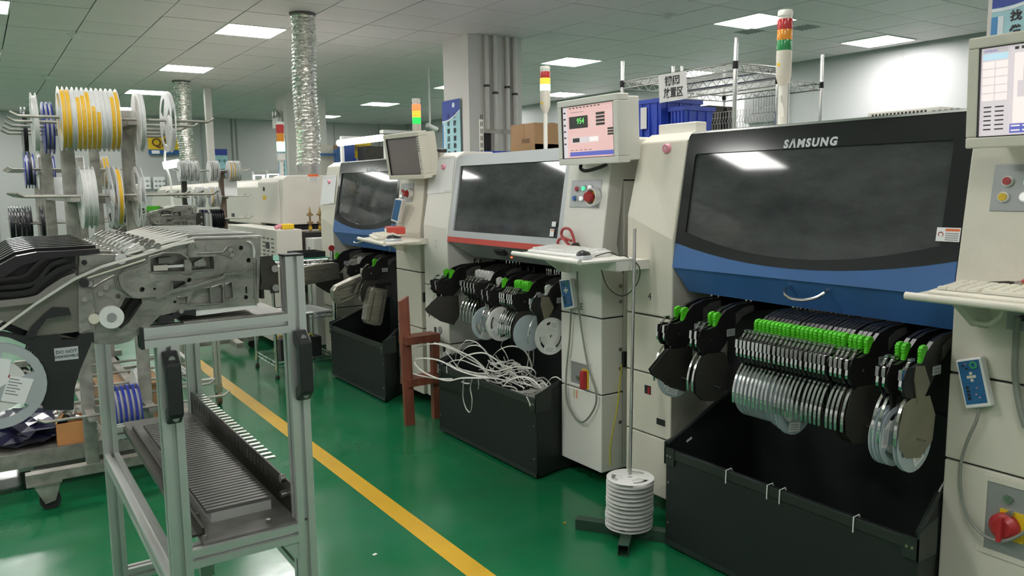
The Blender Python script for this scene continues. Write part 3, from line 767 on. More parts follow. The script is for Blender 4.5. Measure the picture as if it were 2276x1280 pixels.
for r in range(9): patch(.14+r*.07,.03,.17+r*.07,.05,SCR_DARK,'screen_text')
for r in range(5): patch(.15+r*.09,.84,.20+r*.09,.85,SCR_DARK,'screen_text'); patch(.16,.12+r*.0,.42,.125,SCR_DARK,'screen_text')
for r in range(6): patch(.55,.18+r*.045,.62,.19+r*.045,SCR_GREY,'screen_text'); patch(.86,.16+r*.05,.95,.17+r*.05,SCR_GREY,'screen_text')
patch(.0,0,.09,1,SCR_GREY); 
for r in range(6): patch(.02,.10+r*.12,.06,.13+r*.12,SCR_DARK,'screen_text',.0082)
MB().prism([(2.28,1.48),(2.28,1.56),(2.55,1.57),(2.55,1.50)],'y',2.52,2.66).build('monitor_arm', CREAM2, m2)
MB().box(2.32,2.50,1.50, 2.62,2.668,1.58).build('arm_housing', CREAM2, m2, bevel=.01)
MB().tube(catmull([(2.26,2.80,1.475),(2.25,2.79,1.455),(2.255,2.76,1.445),(2.27,2.70,1.455),(2.29,2.66,1.47)],5),.008,8).build('monitor_cable', CABLEB, m2, smooth=True)
cp2 = panel(m2, 2.93, 2.715, 1.281, 1.405, mk('panel_silver',(.45,.46,.47),.35,metal=.5))
for (px,py,mt) in ((1285,420,BTN_R),(1300,419,BTN_G),(1314,417,BTN_W),(1282,441,BTN_B),(1297,441,BTN_W),(1313,441,BLACKP)):
    p = at(px,py,X=2.305); button(cp2, (xp(p.z)-.003,p.y,p.z), .0105, mt)
def estop(root, px, py, X, s=1.):
    p = at(px,py,X=X); n = Vector((-1,0,.13)).normalized(); p = Vector((xp(p.z)-.004,p.y,p.z))
    a = MB(); a.lathe([(.034*s,0),(.040*s,0),(.040*s,-.03),(.034*s,-.03)],(p.x,p.y,p.z),axis='x',n=24,closed=True)
    g = a.build('stop_shroud', WHITEP, root, smooth=True)
    MB().lathe([(.030*s,0),(.030*s,-.004)],(p.x,p.y,p.z),axis='x',n=18).build('stop_plate', YELLOWP, g)
    MB().lathe([(.010*s,0),(.010*s,-.025),(.023*s,-.027),(.024*s,-.045),(.020*s,-.052),(.0001,-.053)],(p.x,p.y,p.z),axis='x',n=20).build('stop_button', REDPL, g, smooth=True)
estop(cp2, 1324, 437, 2.30)
tr2 = tray(m2, [(1.955,2.90),(1.905,2.37),(2.19,2.37),(2.27,2.96)], 1.09, CREAM2)
bracket(m2, 2.90, CREAM2)
MB().box(2.09,2.37,1.04, 2.27,2.66,1.078).build('tray_arm', CREAM2, m2)
text('CE', at(1288,681,X=XF-.0006), (0,-1,0), (0,0,1), .042, INK, m2, 'mark_lettering', th=.0003)
r_ = MB(); ra, rb = 2.745, 2.898
for (a,b,c,d) in ((ra,.452,rb,.462),(ra,.565,rb,.575),(ra,.462,ra+.01,.565),(rb-.01,.462,rb,.565)): r_.box(XF-.004,a,b, XF+.004,c,d)
rc = r_.build('power_recess', CREAM2, m2)
MB().box(XF-.001,ra+.01,.462, XF+.001,rb-.01,.565).build('recess_plate', GREYP, rc)
p = at(1303,842,X=XF)
MB().box(XF-.006,p.y-.022,p.z-.045,XF-.001,p.y+.022,p.z+.045).build('switch_plate', YELLOWP, rc)
MB().box(XF-.03,p.y-.014,p.z-.045,XF-.004,p.y+.014,p.z+.040).build('main_switch', REDPL, rc, bevel=.005)
p = at(1289,838,X=XF); MB().cyl((XF-.015,p.y,p.z),(XF-.001,p.y,p.z),.010,n=10).build('key_lock', STEEL, rc, smooth=True)
for (px,py,w,h) in ((968,733,.013,.036),(988,775,.016,.04)):
    p = at(px,py,X=XF); MB().box(XF-.002,p.y-w,p.z-h/2, XF+.003,p.y+w,p.z+h/2).build('switch_recess', BLACKP, m2)
p = at(979,733,X=XF); MB().lathe([(.022,XF-.001),(.022,XF-.006),(.014,XF-.007),(.0001,XF-.007)],(0,p.y,p.z),axis='x',n=16).build('round_socket', GREYP, m2, smooth=True)
p = at(1386,800,Y=2.67); MB().box(p.x-.012,2.655,p.z-.03,p.x+.012,2.67,p.z+.04).build('door_latch', BLACKP, m2)
p = at(968,540,X=XF); MB().box(XF-.012,p.y-.012,p.z-.02,XF,p.y+.012,p.z+.02).build('hook', WHITEP, m2)

# ------------------------------------------------------------------ farthest machine (blue skirt)
m3 = thing('chip_mounter', (2.9,5.2,0), 'farthest cream chip mounter with blue skirt, next to the oven', 'machine')
body(m3, 4.40, 6.10, 4.745, 5.84, CREAM)
pillar_l(m3, 5.84, 6.10, CREAM, [.46,.84], 1.10, 1.16)
pillar_r(m3, 4.40, 4.745, CREAM, [.50,.855])
c3 = blue_cover(m3, 4.748, 5.837, (5.24,1.512,.040), False)
tower(m3, 2.56, 4.96, 1.70, 1.985, .030, [LENS_RL,LENS_AL,LENS_GD], .03)
mo, P, patch, rot = monitor(m3, (2.19,4.44,1.571), .40, .28, -.14, .10, SCREENOFF, CREAM)
for k in range(7): MB().cbox(P(.187,.11-k*.014,-.001),(.002,.018,.007)).build('bezel_vent', CASTD, mo)
for k in range(2): MB().cbox(P(.187,-.03-k*.05,-.001),(.002,.006,.006)).build('bezel_mark', CASTD, mo)
MB().prism([(2.28,1.50),(2.28,1.56),(2.62,1.60),(2.62,1.50)],'y',4.30,4.42).build('monitor_arm', CREAM, m3)
MB().lathe([(.035,4.28),(.035,4.31)],(2.36,0,1.565),axis='y',n=16).build('arm_joint', CREAM, m3, smooth=True)
cp3 = panel(m3, 4.716, 4.54, 1.293, 1.41)
for (px,py,mt) in ((898,424,BTN_R),(906,423,BTN_G),(896,436,BTN_W)):
    p = at(px,py,X=2.305); button(cp3, (xp(p.z)-.003,p.y,p.z), .010, mt)
estop(cp3, 914, 430, 2.30, .8)
tr3 = tray(m3, [(1.895,4.47),(1.80,3.90),(2.06,3.97),(2.27,4.72)], 1.085, CREAM)
bracket(m3, 4.62, CREAM)
MB().box(2.10,4.30,1.04, 2.27,4.45,1.073).build('tray_arm', CREAM, m3)
p = at(943,660,Y=4.40); MB().box(p.x-.012,4.385,p.z-.03,p.x+.012,4.40,p.z+.03).build('door_latch', BLACKP, m3)
# ================================================================== SCRAP BINS
def bin_box(ya, yb, hf, hs, hb, label, ties, inset=.0):
    t = thing('scrap_bin', (2.3,(ya+yb)/2,0), label, 'bin')
    xa, xb = 2.10, 2.585; w = .008; yn = ya+inset
    MB().prism([(ya,.012),(yb,.012),(yb,hf),(ya,hf)],'x',xa,xa+w).build('front_panel', BINM, t)
    MB().add([(xa+w,yb,.012),(xb,yb,.012),(xb,yb,hb),(xa+w,yb,hs),(xa+w,yb-w,.012),(xb,yb-w,.012),(xb,yb-w,hb),(xa+w,yb-w,hs)],
             [(0,1,2,3),(7,6,5,4),(0,4,5,1),(1,5,6,2),(2,6,7,3),(3,7,4,0)]).build('side_panel', BINM, t)
    xm = 2.262
    zm = hs+(hb-hs)*(xm-xa)/(xb-xa)
    MB().add([(xa+w,ya,.012),(xm,yn,.012),(xm,yn,zm),(xa+w,ya,hs),(xa+w,ya+w,.012),(xm,yn+w,.012),(xm,yn+w,zm),(xa+w,ya+w,hs)],
             [(0,1,2,3),(7,6,5,4),(0,4,5,1),(1,5,6,2),(2,6,7,3),(3,7,4,0)]).build('side_panel', BINM, t)
    MB().box(xm,yn,.012,xb,yn+w,zm).build('side_panel', BINM, t)
    MB().box(xb-w,yn,.012,xb,yb,hb).build('back_panel', BINM, t)
    MB().prism([(xa+w,ya+w),(xm,yn+w),(xb,yn+w),(xb,yb-w),(xa+w,yb-w)],'z',.012,.018).build('bottom_panel', BINM, t)
    # rim trims and corner brackets
    MB().box(xa-.004,ya,hf-.030,xa+.014,yb,hf+.004).build('front_rim', BINT, t, bevel=.002)
    MB().box(xa-.004,ya,.012,xa+.010,yb,.032).build('bottom_rim', BINT, t)
    MB().tube([(xa,yb-.004,hs+.002),(xb,yb-.004,hb)],.009,6).build('side_rim', BINT, t)
    MB().tube([(xa,ya+.004,hs+.002),(xm,yn+.004,zm)],.009,6).build('side_rim', BINT, t)
    for y,s in ((ya,1),(yb,-1)):
        c = MB().box(xa-.007,y-s*.004,hf-.055,xa+.001,y+s*.045,hf+.010).add([(xa-.007,y-s*.005,hf+.030),(xa-.007,y-s*.005,hf-.055),(xa+.085,y-s*.005,hf-.055),(xa+.085,y-s*.005,hf+.055),
                 (xa-.007,y+s*.002,hf+.030),(xa-.007,y+s*.002,hf-.055),(xa+.085,y+s*.002,hf-.055),(xa+.085,y+s*.002,hf+.055)],[(0,1,2,3),(7,6,5,4),(0,4,5,1),(1,5,6,2),(2,6,7,3),(3,7,4,0)]).build('corner_bracket', BINT, t)
        r = MB()
        for q in (.014,.030): r.cyl((xa-.010,y+s*q,hf-.02),(xa-.006,y+s*q,hf-.02),.005,n=8)
        for z in (.10,.26): r.cyl((xa-.005,y+s*.016,z),(xa+.001,y+s*.016,z),.005,n=8)
        r.build('rivet', SCREWM, t, smooth=True)
    for (px,py) in ties:
        p = at(px,py,X=xa-.005)
        MB().tube([(xa+.03,p.y,hf-.012),(xa+.02,p.y,hf+.008),(xa-.008,p.y,hf+.007),(xa-.009,p.y,hf-.028),(xa-.009,p.y,hf-.040)],.0022,6).build('cable_tie', WHITEP, t)
    return t
bin1 = bin_box(1.115, 2.092, .385, .405, .615, 'large black open scrap bin with white cable ties, under the nearest machine', [(1615,1050),(1706,1092),(1734,1103),(1898,1165)], .035)
bin2 = bin_box(2.938, 3.885, .385, .395, .56, 'black scrap bin overflowing with white carrier tape', [(975,830)], .034)
bin3 = bin_box(4.612, 5.535, .380, .39, .56, 'black scrap bin under the farthest machine', [], .138)
for (px,py,rz,c) in ((1535,978,.9,1),(2087,1078,-.7,0)):
    p = at(px,py,Y=2.075 if c else 1.17); 
    o = MB().cbox((0,0,0),(.030 if c else .045,.002,.008),Matrix.Rotation(-.35 if c else -.7,3,'Y')).build('paper_strip', PAPER, None, org=(0,0,0)); o.location = p; o.location.y = 2.0825 if c else 1.1605
    o.parent = bin1; o.location -= ORG[bin1.name]

# ================================================================== REELS
class Proto:
    """first use hands out the original, later uses copies"""
    def __init__(s, root): s.root = root; s.used = False
    def put(s, loc, rot, label, cat, group=None, name=None):
        if not s.used: r = s.root; s.used = True
        else: r = copy_tree(s.root)
        r.location = loc; r.rotation_euler = rot; tag(r, label, cat)
        if group: r['group'] = group
        elif 'group' in r: del r['group']
        return r
def flange_mb(R, y, th, n=30, solid=False, win=3, r0=.10):
    m = MB()
    def ring(a, b, t0, t1, k):
        vs = []
        for i in range(k+1):
            t = t0+(t1-t0)*i/k
            for r in (a, b):
                for yy in (y-th/2, y+th/2): vs.append((r*math.cos(t), yy, r*math.sin(t)))
        fs = []
        for i in range(k):
            q = i*4; fs += [(q,q+2,q+6,q+4),(q+1,q+5,q+7,q+3),(q,q+4,q+5,q+1),(q+2,q+3,q+7,q+6)]
        if abs(t1-t0) < 6.2: fs += [(0,1,3,2),(k*4,k*4+2,k*4+3,k*4+1)]
        m.add(vs, fs)
    if solid: ring(R*r0, R, 0, 2*math.pi, n)
    else:
        ring(R*.80, R, 0, 2*math.pi, n); ring(R*r0, R*.36, 0, 2*math.pi, n)
        sp = 2*math.pi/win
        for k in range(win): ring(R*.355, R*.805, k*sp+.15, k*sp+.15+sp*.5, 5)
    return m
def make_reel(name, R, w, fm, tm, frac=.66, solid=False, label_side=0, hubm=None, win=3, ft=.0014):
    r = thing(name, (0,0,0), 'reel', 'reel')
    for s in (-1,1): flange_mb(R, s*w/2, ft, solid=solid, win=win).build('flange', fm, r)
    MB().lathe([(R*.30,-w/2+.001),(R*frac,-w/2+.001),(R*frac,w/2-.001),(R*.30,w/2-.001)],(0,0,0),axis='y',n=28,closed=True).build('tape_roll', tm, r, smooth=True)
    MB().lathe([(R*.10,-w/2),(R*.32,-w/2),(R*.32,w/2),(R*.10,w/2)],(0,0,0),axis='y',n=20,closed=True).build('hub', hubm or fm, r, smooth=True)
    if label_side:
        s = label_side; y = s*(w/2+.0012)
        for (a,b,c,d) in ((-.25,.42,.30,.80),(-.30,-.88,.35,-.55)):
            l = MB().box(a*R,y-.0003,b*R,c*R,y+.0003,d*R).build('reel_label', PAPER, r)
            for k in range(3): MB().box(a*R+.006,y+s*.0003,(b+(d-b)*(.2+.25*k))*R,c*R-.008,y+s*.0006,(b+(d-b)*(.28+.25*k))*R).build('label_print', GREYINK, l)
    return Proto(r)
TAPEB = mk('black_tape_roll', (.03,.03,.035), .5, var=.2)
TAPEWR = mk('white_tape_roll', (.66,.66,.64), .55, var=.06, scale=30)
REEL_W = make_reel('component_reel', .089, .012, WHITEP, TAPEWR, .62, label_side=-1)
REEL_C = make_reel('component_reel', .089, .0115, CLEARB, TAPEWR, .60, solid=True)
REEL_CL = make_reel('component_reel', .089, .0115, CLEARB, TAPEWR, .60, label_side=-1)

# ================================================================== TAPE FEEDERS
TH = .0132
ARM = [(2.60,.948),(2.45,.946),(2.34,.946),(2.27,.944),(2.212,.930),(2.178,.905),(2.160,.876),(2.118,.868),(2.085,.873),(2.070,.850),(2.068,.815),(2.085,.790),(2.118,.780),(2.150,.772),(2.175,.775),
       (2.205,.800),(2.250,.855),(2.300,.895),(2.36,.912),(2.45,.908),(2.60,.905)]
GUARD_A = [(2.078,.772),(2.112,.782),(2.205,.776),(2.24,.715),(2.232,.640),(2.17,.600),(2.10,.612),(2.062,.645),(2.055,.70)]
GUARD_B = [(1.992,.712),(2.074,.776),(2.205,.772),(2.212,.655),(2.17,.602),(2.09,.632),(2.005,.690)]
def feeder(name, lever, latch=True, guard=None, gmat=None, edge=True, label=False, lid=False):
    r = thing(name, (2.16,0,.60), 'feeder', 'feeder')
    h = TH/2
    MB().prism(ARM,'y',-h*.92,h*.92).build('arm', BLACKM, r)
    MB().prism([(2.262,.868),(2.30,.898),(2.36,.914),(2.36,.936),(2.30,.930),(2.262,.912)],'y',-h*.98,h*.98).build('arm_inset', CASTD, r)
    # lever: ribbed thumb tab
    if lever:
        m = MB(); m.prism([(2.152,.876),(2.176,.879),(2.184,.888),(2.181,.905),(2.186,.917),(2.176,.925),(2.158,.922),(2.152,.908),(2.156,.894)],'y',-h*.82,h*.82)
        for k in range(5): m.box(2.150,-h*.7,.882+k*.008,2.156,h*.7,.885+k*.008)
        m.build('lever', lever, r)
    if latch:
        m = MB(); m.ribbon([(a,0,b) for a,b in ((2.118,.889),(2.098,.883),(2.086,.868),(2.074,.855),(2.064,.838),(2.062,.822),(2.064,.812),(2.074,.808))],(0,1,0),TH*.6,.0025)
        m.build('latch_spring', CHROME, r)
        MB().cbox((2.112,0,.8905),(.020,TH*.78,.007)).build('latch_head', STEEL, r)
        MB().prism([(2.060,.868),(2.078,.868),(2.074,.844),(2.058,.840)],'y',-h*.75,h*.75).build('latch_plate', CHROME, r)
        MB().lathe([(.0305,-h*.96),(.0305,h*.96)],(2.128,0,.822),axis='y',n=18).build('drive_disc', BLACKM, r, smooth=True)
        MB().cyl((2.135,-h*1.15,.828),(2.135,h*1.0,.828),.005,n=8).build('pivot_pin', STEEL, r)
    MB().prism([(2.10,.79),(2.128,.79),(2.122,.70),(2.112,.70)],'y',-h*.5,h*.5).build('reel_hanger', BLACKM, r)
    MB().cyl((2.135,-h*.9,.683),(2.135,h*.9,.683),.008,n=10).build('reel_pin', BLACKM, r)
    if edge:
        MB().ribbon(catmull([(a,0,b) for a,b in ((2.094,.782),(2.072,.757),(2.056,.724),(2.049,.69),(2.050,.655))],3),(0,1,0),TH*.62,.0022).build('guard_edge', CHROME, r)
    if guard:
        MB().prism(guard,'y',-h-.0012,-h).build('reel_guard', gmat or GUARD, r)
        MB().prism(guard,'y',h-.0008,h).build('reel_guard', gmat or GUARD, r)
        MB().cyl((2.150,-h-.030,.660),(2.150,-h,.660),.0028,n=8).build('guard_pin', STEEL, r)
    if label:
        l = MB().box(2.215,-h-.0008,.832,2.258,-h*.9,.858).build('feeder_label', SILVERP, r)
        for k in range(2): MB().box(2.221,-h-.0013,.838+k*.009,2.250,-h-.0008,.842+k*.009).build('label_print', GREYINK, l)
    if lid: # pale drive cover seen on some feeders
        MB().prism([(2.125,.872),(2.165,.868),(2.180,.840),(2.196,.815),(2.182,.790),(2.160,.765),(2.140,.760),(2.128,.80),(2.118,.835)],'y',-h-.004,-h).build('drive_cover', OLIVEG, r)
    # tape exit block in the machine
    MB().prism([(2.352,.944),(2.352,.968),(2.360,.972),(2.372,.972),(2.372,.966),(2.360,.962),(2.360,.944)],'y',-h*.72,h*.72).build('tape_exit', CHROME, r)
    return Proto(r)
F_RUN = feeder('tape_feeder', GREEN)
F_END = feeder('tape_feeder', GREEN, guard=GUARD_A, label=True)
F_PT = feeder('tape_feeder', GREEN, guard=GUARD_B, label=True)
F_OL = feeder('tape_feeder', GREEN, guard=GUARD_A, gmat=OLIVEG, label=True, lid=True)
F_WH = feeder('tape_feeder', WHITEL, guard=None)
F_WHL = feeder('tape_feeder', WHITEL, guard=None, label=True, lid=True)
def put_feeder(pr, dx, y, dz, label, group=None): return pr.put((2.16+dx,y,.60+dz), (0,0,0), label, 'feeder', group)
def ylev(px, py, X): return at(px,py,X=X).y
X1L = 2.168
# far left pairs on the nearest machine
G1 = 'feeders on the nearest machine'
k = 0
put_feeder(F_RUN, 0, ylev(1506,704,X1L), 0, 'leftmost green lever feeder on the nearest machine', G1)
put_feeder(F_PT, 0, ylev(1521,706,X1L), 0, 'feeder with pointed dark reel guard, second from left on the nearest machine', G1)
put_feeder(F_RUN, 0, ylev(1582,717,X1L), 0, 'third green lever feeder from left on the nearest machine', G1)
put_feeder(F_END, 0, ylev(1593,719,X1L), 0, 'feeder with round dark guard and yellow sticker, fourth from left on the nearest machine', G1)
tabs = [215,252,285,322,360,395,430,468,503,548,590,627,665,705,740,785,832,872,902,940,980,1055,1090,1135,1195]
ys = [ylev(1630+(x+6)/4, 640+(372+(x-215)*.165)/4, X1L) for x in tabs]
# keep real spacing: never closer than the feeder thickness
for i in range(1,len(ys)): ys[i] = min(ys[i], ys[i-1]-.0152)
for i,y in enumerate(ys):
    pr = F_END if i >= 23 else F_RUN
    put_feeder(pr, 0, y, 0, '%s feeder from the left in the long row of green levers' % nth(i), G1)
put_feeder(F_RUN, 0, ylev(1999,783,X1L), 0, 'feeder left of the two green levers at the right end of the nearest machine', G1)
put_feeder(F_RUN, 0, ylev(2010,786,X1L)-.004, 0, 'feeder just left of the pale drive cover on the nearest machine', G1)
put_feeder(F_OL, 0, ylev(2050,792,X1L), 0, 'rightmost feeder of the nearest machine, with pale drive cover and olive guard', G1)
# reels hanging in them
for i in range(11):
    c = REEL_C if i < 10 else REEL_CL
    c.put((2.150,ys[i]-.0002,.683-(.0 if i < 8 else .008*(i-7))), (0,random.uniform(0,2),0), 'clear reel hanging in the %s feeder of the long row' % nth(i), 'reel', 'clear reels in the long feeder row')
REEL_CL.put((2.125,ylev(1521,706,X1L)-.0001,.678), (0,.4,0), 'clear reel behind the pointed dark guard at the left of the nearest machine', 'reel')
for i,(px,py,dz) in enumerate(((1999,783,-.022),(2010,786,-.024),(2050,792,-.030))):
    (REEL_C if i < 1 else REEL_CL).put((2.13+.006*i,ylev(px,py,X1L)-(.004 if i==1 else 0)+.0002,.683+dz), (0,.7+i,0), '%s clear reel at the right end of the nearest machine' % ('left','middle','right')[i], 'reel')

# ------------------------------------------------------------------ middle machine feeders (sit .07 deeper)
G2 = 'feeders on the middle machine'; DX = .07; XL = X1L+DX
def yl2(px,py): return ylev(px,py,XL)
put_feeder(F_RUN, DX, yl2(992,614), -.012, 'leftmost green lever feeder on the middle machine', G2)
put_feeder(F_PT, DX, yl2(1004,616), -.012, 'feeder with pointed dark guard, second from left on the middle machine', G2)
for i in range(5):
    put_feeder(F_WH, DX, yl2(1063+i*7,613+i), .012, '%s of the five white lever feeders on the middle machine' % nth(i), G2)
put_feeder(F_WH, DX, yl2(1110,632), -.012, 'single white lever feeder beside the big white reel', G2)
put_feeder(F_END, DX, yl2(1122,634), -.012, 'dark feeder just right of the single white lever, middle machine', G2)
for i in range(6):
    put_feeder(F_RUN if i < 5 else F_END, DX, yl2(1150,641)-i*.0185-(.012 if i > 2 else 0), -.010, '%s of the six green lever feeders on the middle machine' % nth(i), G2)
put_feeder(F_WHL, DX, yl2(1218,652), -.012, 'rightmost feeder of the middle machine with pale drive cover', G2)
RW2 = [((2.195,yl2(1091,618)-.018,.665),REEL_CL,'bluish clear reel at left on the middle machine'),((2.205,3.386,.678),REEL_W,'big white spoked reel in the middle of the middle machine'),
       ((2.20,3.135,.668),REEL_C,'clear reel half behind a round dark guard, middle machine'),((2.222,2.985,.672),REEL_W,'white reel beside the control cabinet of the middle machine')]
for loc,pr,lab in RW2: pr.put(loc, (0,random.uniform(0,2),0), lab, 'reel')

# ------------------------------------------------------------------ farthest machine: feeders with reel holders swung out
G3 = 'feeders on the farthest machine'
put_feeder(F_PT, .0, 5.52, -.005, 'dark feeder at the left end of the farthest machine', G3)
put_feeder(F_WH, .05, 5.22, -.02, 'feeder behind the curved tape guide on the farthest machine', G3)
put_feeder(F_END, .06, 4.99, -.02, 'feeder near the control cabinet of the farthest machine', G3)
SILVCH = mk('silver_channel', (.34,.32,.28), .32, .85, var=.25, scale=14, stretch=(1,1,8))
def channel(p0, p1, w, th, name, label, group, arch=False):
    """sheet-metal reel holder: rounded flat channel from p0 to p1, edge on y"""
    p0 = Vector(p0); p1 = Vector(p1); d = (p1-p0).normalized(); s = Vector((0,1,0)); n = d.cross(s).normalized()
    t = thing(name, tuple(min(p0,p1,key=lambda q:q.z)), label, 'feeder', group)
    L = (p1-p0).length; m = MB()
    out = [(0,-.5),(.1,-.62),(.5,-.66),(.9,-.6),(1,-.42),(1.03,0),(1,.42),(.9,.5),(0,.45)]
    vs = [p0+d*(a*L)+n*(b*w)+s*(q*th/2) for q in (-1,1) for a,b in out]; k = len(out)
    m.add(vs, [tuple(range(k-1,-1,-1)), tuple(range(k,2*k))]+[(i,(i+1)%k,k+(i+1)%k,k+i) for i in range(k)])
    m.build('channel', SILVCH, t, bevel=.004)
    for b in (-.35,.25):
        MB().ribbon([p0+d*(.12*L)+n*(b*w)-s*(th/2+.002),p0+d*(.92*L)+n*(b*w)-s*(th/2+.002)],n,.008,.004).build('rib', CASTD, t)
    return t
a = at(752,612,Y=5.42); b = at(650,616,Y=5.40)
channel((a.x,5.42,a.z+.03),(b.x,5.40,b.z-.01),.115,.06,'reel_holder','dull metal reel holder swung out to the left over the wire cart',G3)
a = at(838,620,Y=5.05); b = at(742,660,Y=5.05)
c_ = channel((a.x,5.05,a.z),(b.x,5.05,b.z),.115,.07,'reel_holder','shiny metal reel holder swung out above the far bin',G3)
MB().ribbon(catmull([at(783,652,Y=5.0),at(793,628,Y=5.0),at(812,610,Y=5.0),at(835,612,Y=5.0),at(858,620,Y=5.0)],4),(0,1,0),.03,.004).build('curved_guide', BLACKM, c_)
MB().box(*(at(834,628,Y=4.99)-Vector((0,.03,.006))),*(at(866,635,Y=4.99)+Vector((0,.0,.006)))).build('handle_bar', BLACKP, c_)
a = at(842,640,Y=4.93); b = at(830,720,Y=4.93)
channel((a.x,4.93,a.z),(b.x-.01,4.93,b.z),.115,.075,'reel_holder','shiny metal reel holder hanging down into the far bin',G3)
p = at(737,558,Y=5.48); MB().lathe([(.022,-.006),(.022,.006)],(0,0,0),axis='y',n=16).build('x', REDPL)
o = bpy.data.objects['x']; o.name = 'tag_disc'; o.location = p; tag(o,'small dark red disc clipped to the left feeder of the farthest machine','tag')
# ================================================================== THINGS ON AND AROUND THE MACHINES
def slab(pts, nrm, th):
    """plate whose front face has the given corners; thickness goes along nrm (away from the viewer)"""
    n = Vector(nrm).normalized()*th; k = len(pts); pts = [Vector(p) for p in pts]; m = MB()
    m.add(pts+[p+n for p in pts], [tuple(range(k)), tuple(range(2*k-1,k-1,-1))]+[(i,(i+1)%k,k+(i+1)%k,k+i) for i in range(k)])
    return m
def on_leaning(px, py, sl=.185, zk=1.15, off=.003):
    X = 2.30
    for _ in range(6):
        p = at(px,py,X=X); X = 2.27+max(0,(p.z-zk))*sl-off
    return at(px,py,X=X)
def lerp4(c, u, v):
    """c: TL,TR,BR,BL; u right, v down"""
    return (c[0]*(1-u)+c[1]*u)*(1-v)+(c[3]*(1-u)+c[2]*u)*v
def patch4(c, u0, v0, u1, v1, off, th=.0006, n=(-1,0,0)):
    nn = Vector(n).normalized()
    return slab([lerp4(c,u0,v0)+nn*off,lerp4(c,u1,v0)+nn*off,lerp4(c,u1,v1)+nn*off,lerp4(c,u0,v1)+nn*off], -nn, th)
# ------------------------------------------------------------------ keyboards
def keyboard(c, w, d, yaw, label, mat, keymat, fine, tiltz=.0):
    """c: centre of the base; rows run along local y; front edge towards -X"""
    t = thing('keyboard', c, label, 'keyboard')
    rot = Matrix.Rotation(yaw,4,'Z')
    m = MB(); m.prism([(-d/2,0),(d/2,0),(d/2,.022),(d/2-.01,.026),(-d/2+.01,.014),(-d/2,.010)],'y',-w/2,w/2)
    def place(m, name, mt, parent, bevel=0):
        ORG_ = ORG[parent.name]; m.v = [tuple(rot @ Vector(p)+ORG_) for p in m.v]; return m.build(name, mt, parent, bevel=bevel)
    b = place(m,'case',mat,t,.003)
    rows = 6; cols = 15; kw = (w-.024)/cols; kd = (d-.03)/rows
    joined = MB(); k0 = None
    for r in range(rows):
        x = -d/2+.017+(r+.5)*kd; z = .014+(x+d/2)*.0745
        c_ = 0
        while c_ < cols:
            n_ = 5 if (r == 0 and c_ == 4) else (2 if (c_ in (0,13) and r in (1,2,3)) else 1)
            y = w/2-.012-(c_+n_/2)*kw
            kk = MB(); hx, hy = kd*.45, kw*n_*.45
            kk.add([(x-hx,y-hy,z),(x+hx,y-hy,z+.001),(x+hx,y+hy,z+.001),(x-hx,y+hy,z),(x-hx*.8,y-hy*.85,z+.007),(x+hx*.8,y-hy*.85,z+.008),(x+hx*.8,y+hy*.85,z+.008),(x-hx*.8,y+hy*.85,z+.007)],
                   [(3,2,1,0),(4,5,6,7),(0,1,5,4),(1,2,6,5),(2,3,7,6),(3,0,4,7)])
            if fine: place(kk,'key',keymat,t)
            else: joined.v += kk.v; n0 = len(joined.v)-8; joined.f += [[i+n0 for i in f] for f in kk.f]; joined.m += kk.m
            c_ += n_
    if not fine: tag(place(joined,'keys',keymat,t), kind='stuff')
    return t
kb1 = keyboard((2.115,.895,1.0855), .40, .155, 0, 'cream keyboard on the tray of the nearest machine', KEYP, KEYP, True)
MB().box(2.018,1.02,1.0852,2.032,1.115,1.0885).build('wrist_strip', mk('brown_strip',(.20,.15,.13),.5), kb1)
kb2 = keyboard((2.085,2.675,1.0905), .40, .15, -.03, 'pale keyboard on the tray of the middle machine', WHITEP, WHITEP, False)
p = at(848,522,Z=1.09)
kb3 = keyboard((2.02,4.38,1.0855), .40, .14, -.32, 'dusty keyboard on the tray of the farthest machine', KEYP, KEYP, False)
# ------------------------------------------------------------------ mouse
def mouse(c, yaw, label):
    t = thing('mouse', c, label, 'mouse'); rot = Matrix.Rotation(yaw,3,'Z'); c = Vector(c)
    def shell(sx,sy_,sz,z0,name,mat):
        m = MB(); n = 16; prof = [(1,0),(1,.25),(.93,.6),(.7,.88),(.35,.99),(.001,1)]; vs = []
        for r,h in prof:
            for i in range(n):
                a = 2*math.pi*i/n; vs.append(c+rot @ Vector((r*sx*math.cos(a), r*sy_*math.sin(a), z0+h*sz*(1-.25*math.cos(a)*.5))))
        fs = [(k*n+i,k*n+(i+1)%n,(k+1)*n+(i+1)%n,(k+1)*n+i) for k in range(len(prof)-1) for i in range(n)]+[tuple(range(n-1,-1,-1))]
        m.add(vs,fs); return m.build(name,mat,t,smooth=True)
    shell(.056,.031,.022,.0,'base',SILVERP); shell(.050,.026,.030,.004,'top_shell',BLACKP)
    MB().cyl(c+rot @ Vector((-.03,-.004,.027)),c+rot @ Vector((-.03,.004,.027)),.007,n=10).build('wheel', GREYP, t)
    return t
p = at(1318,574,Z=1.095)
ms2 = mouse((1.985,2.445,1.0905), .5, 'black and silver mouse on the tray of the middle machine')
MB().tube(catmull([(2.03,2.43,1.10),(2.08,2.40,1.115),(2.12,2.39,1.10),(2.16,2.385,1.094),(2.205,2.36,1.05),(2.20,2.37,.98),(2.17,2.42,.93),(2.14,2.48,.965),(2.13,2.52,1.06)],6),.0022,6).build('mouse_cable', CABLEB, ms2, smooth=True)
ms3 = mouse((1.93,4.06,1.0855), .2, 'dark mouse on the tray of the farthest machine')
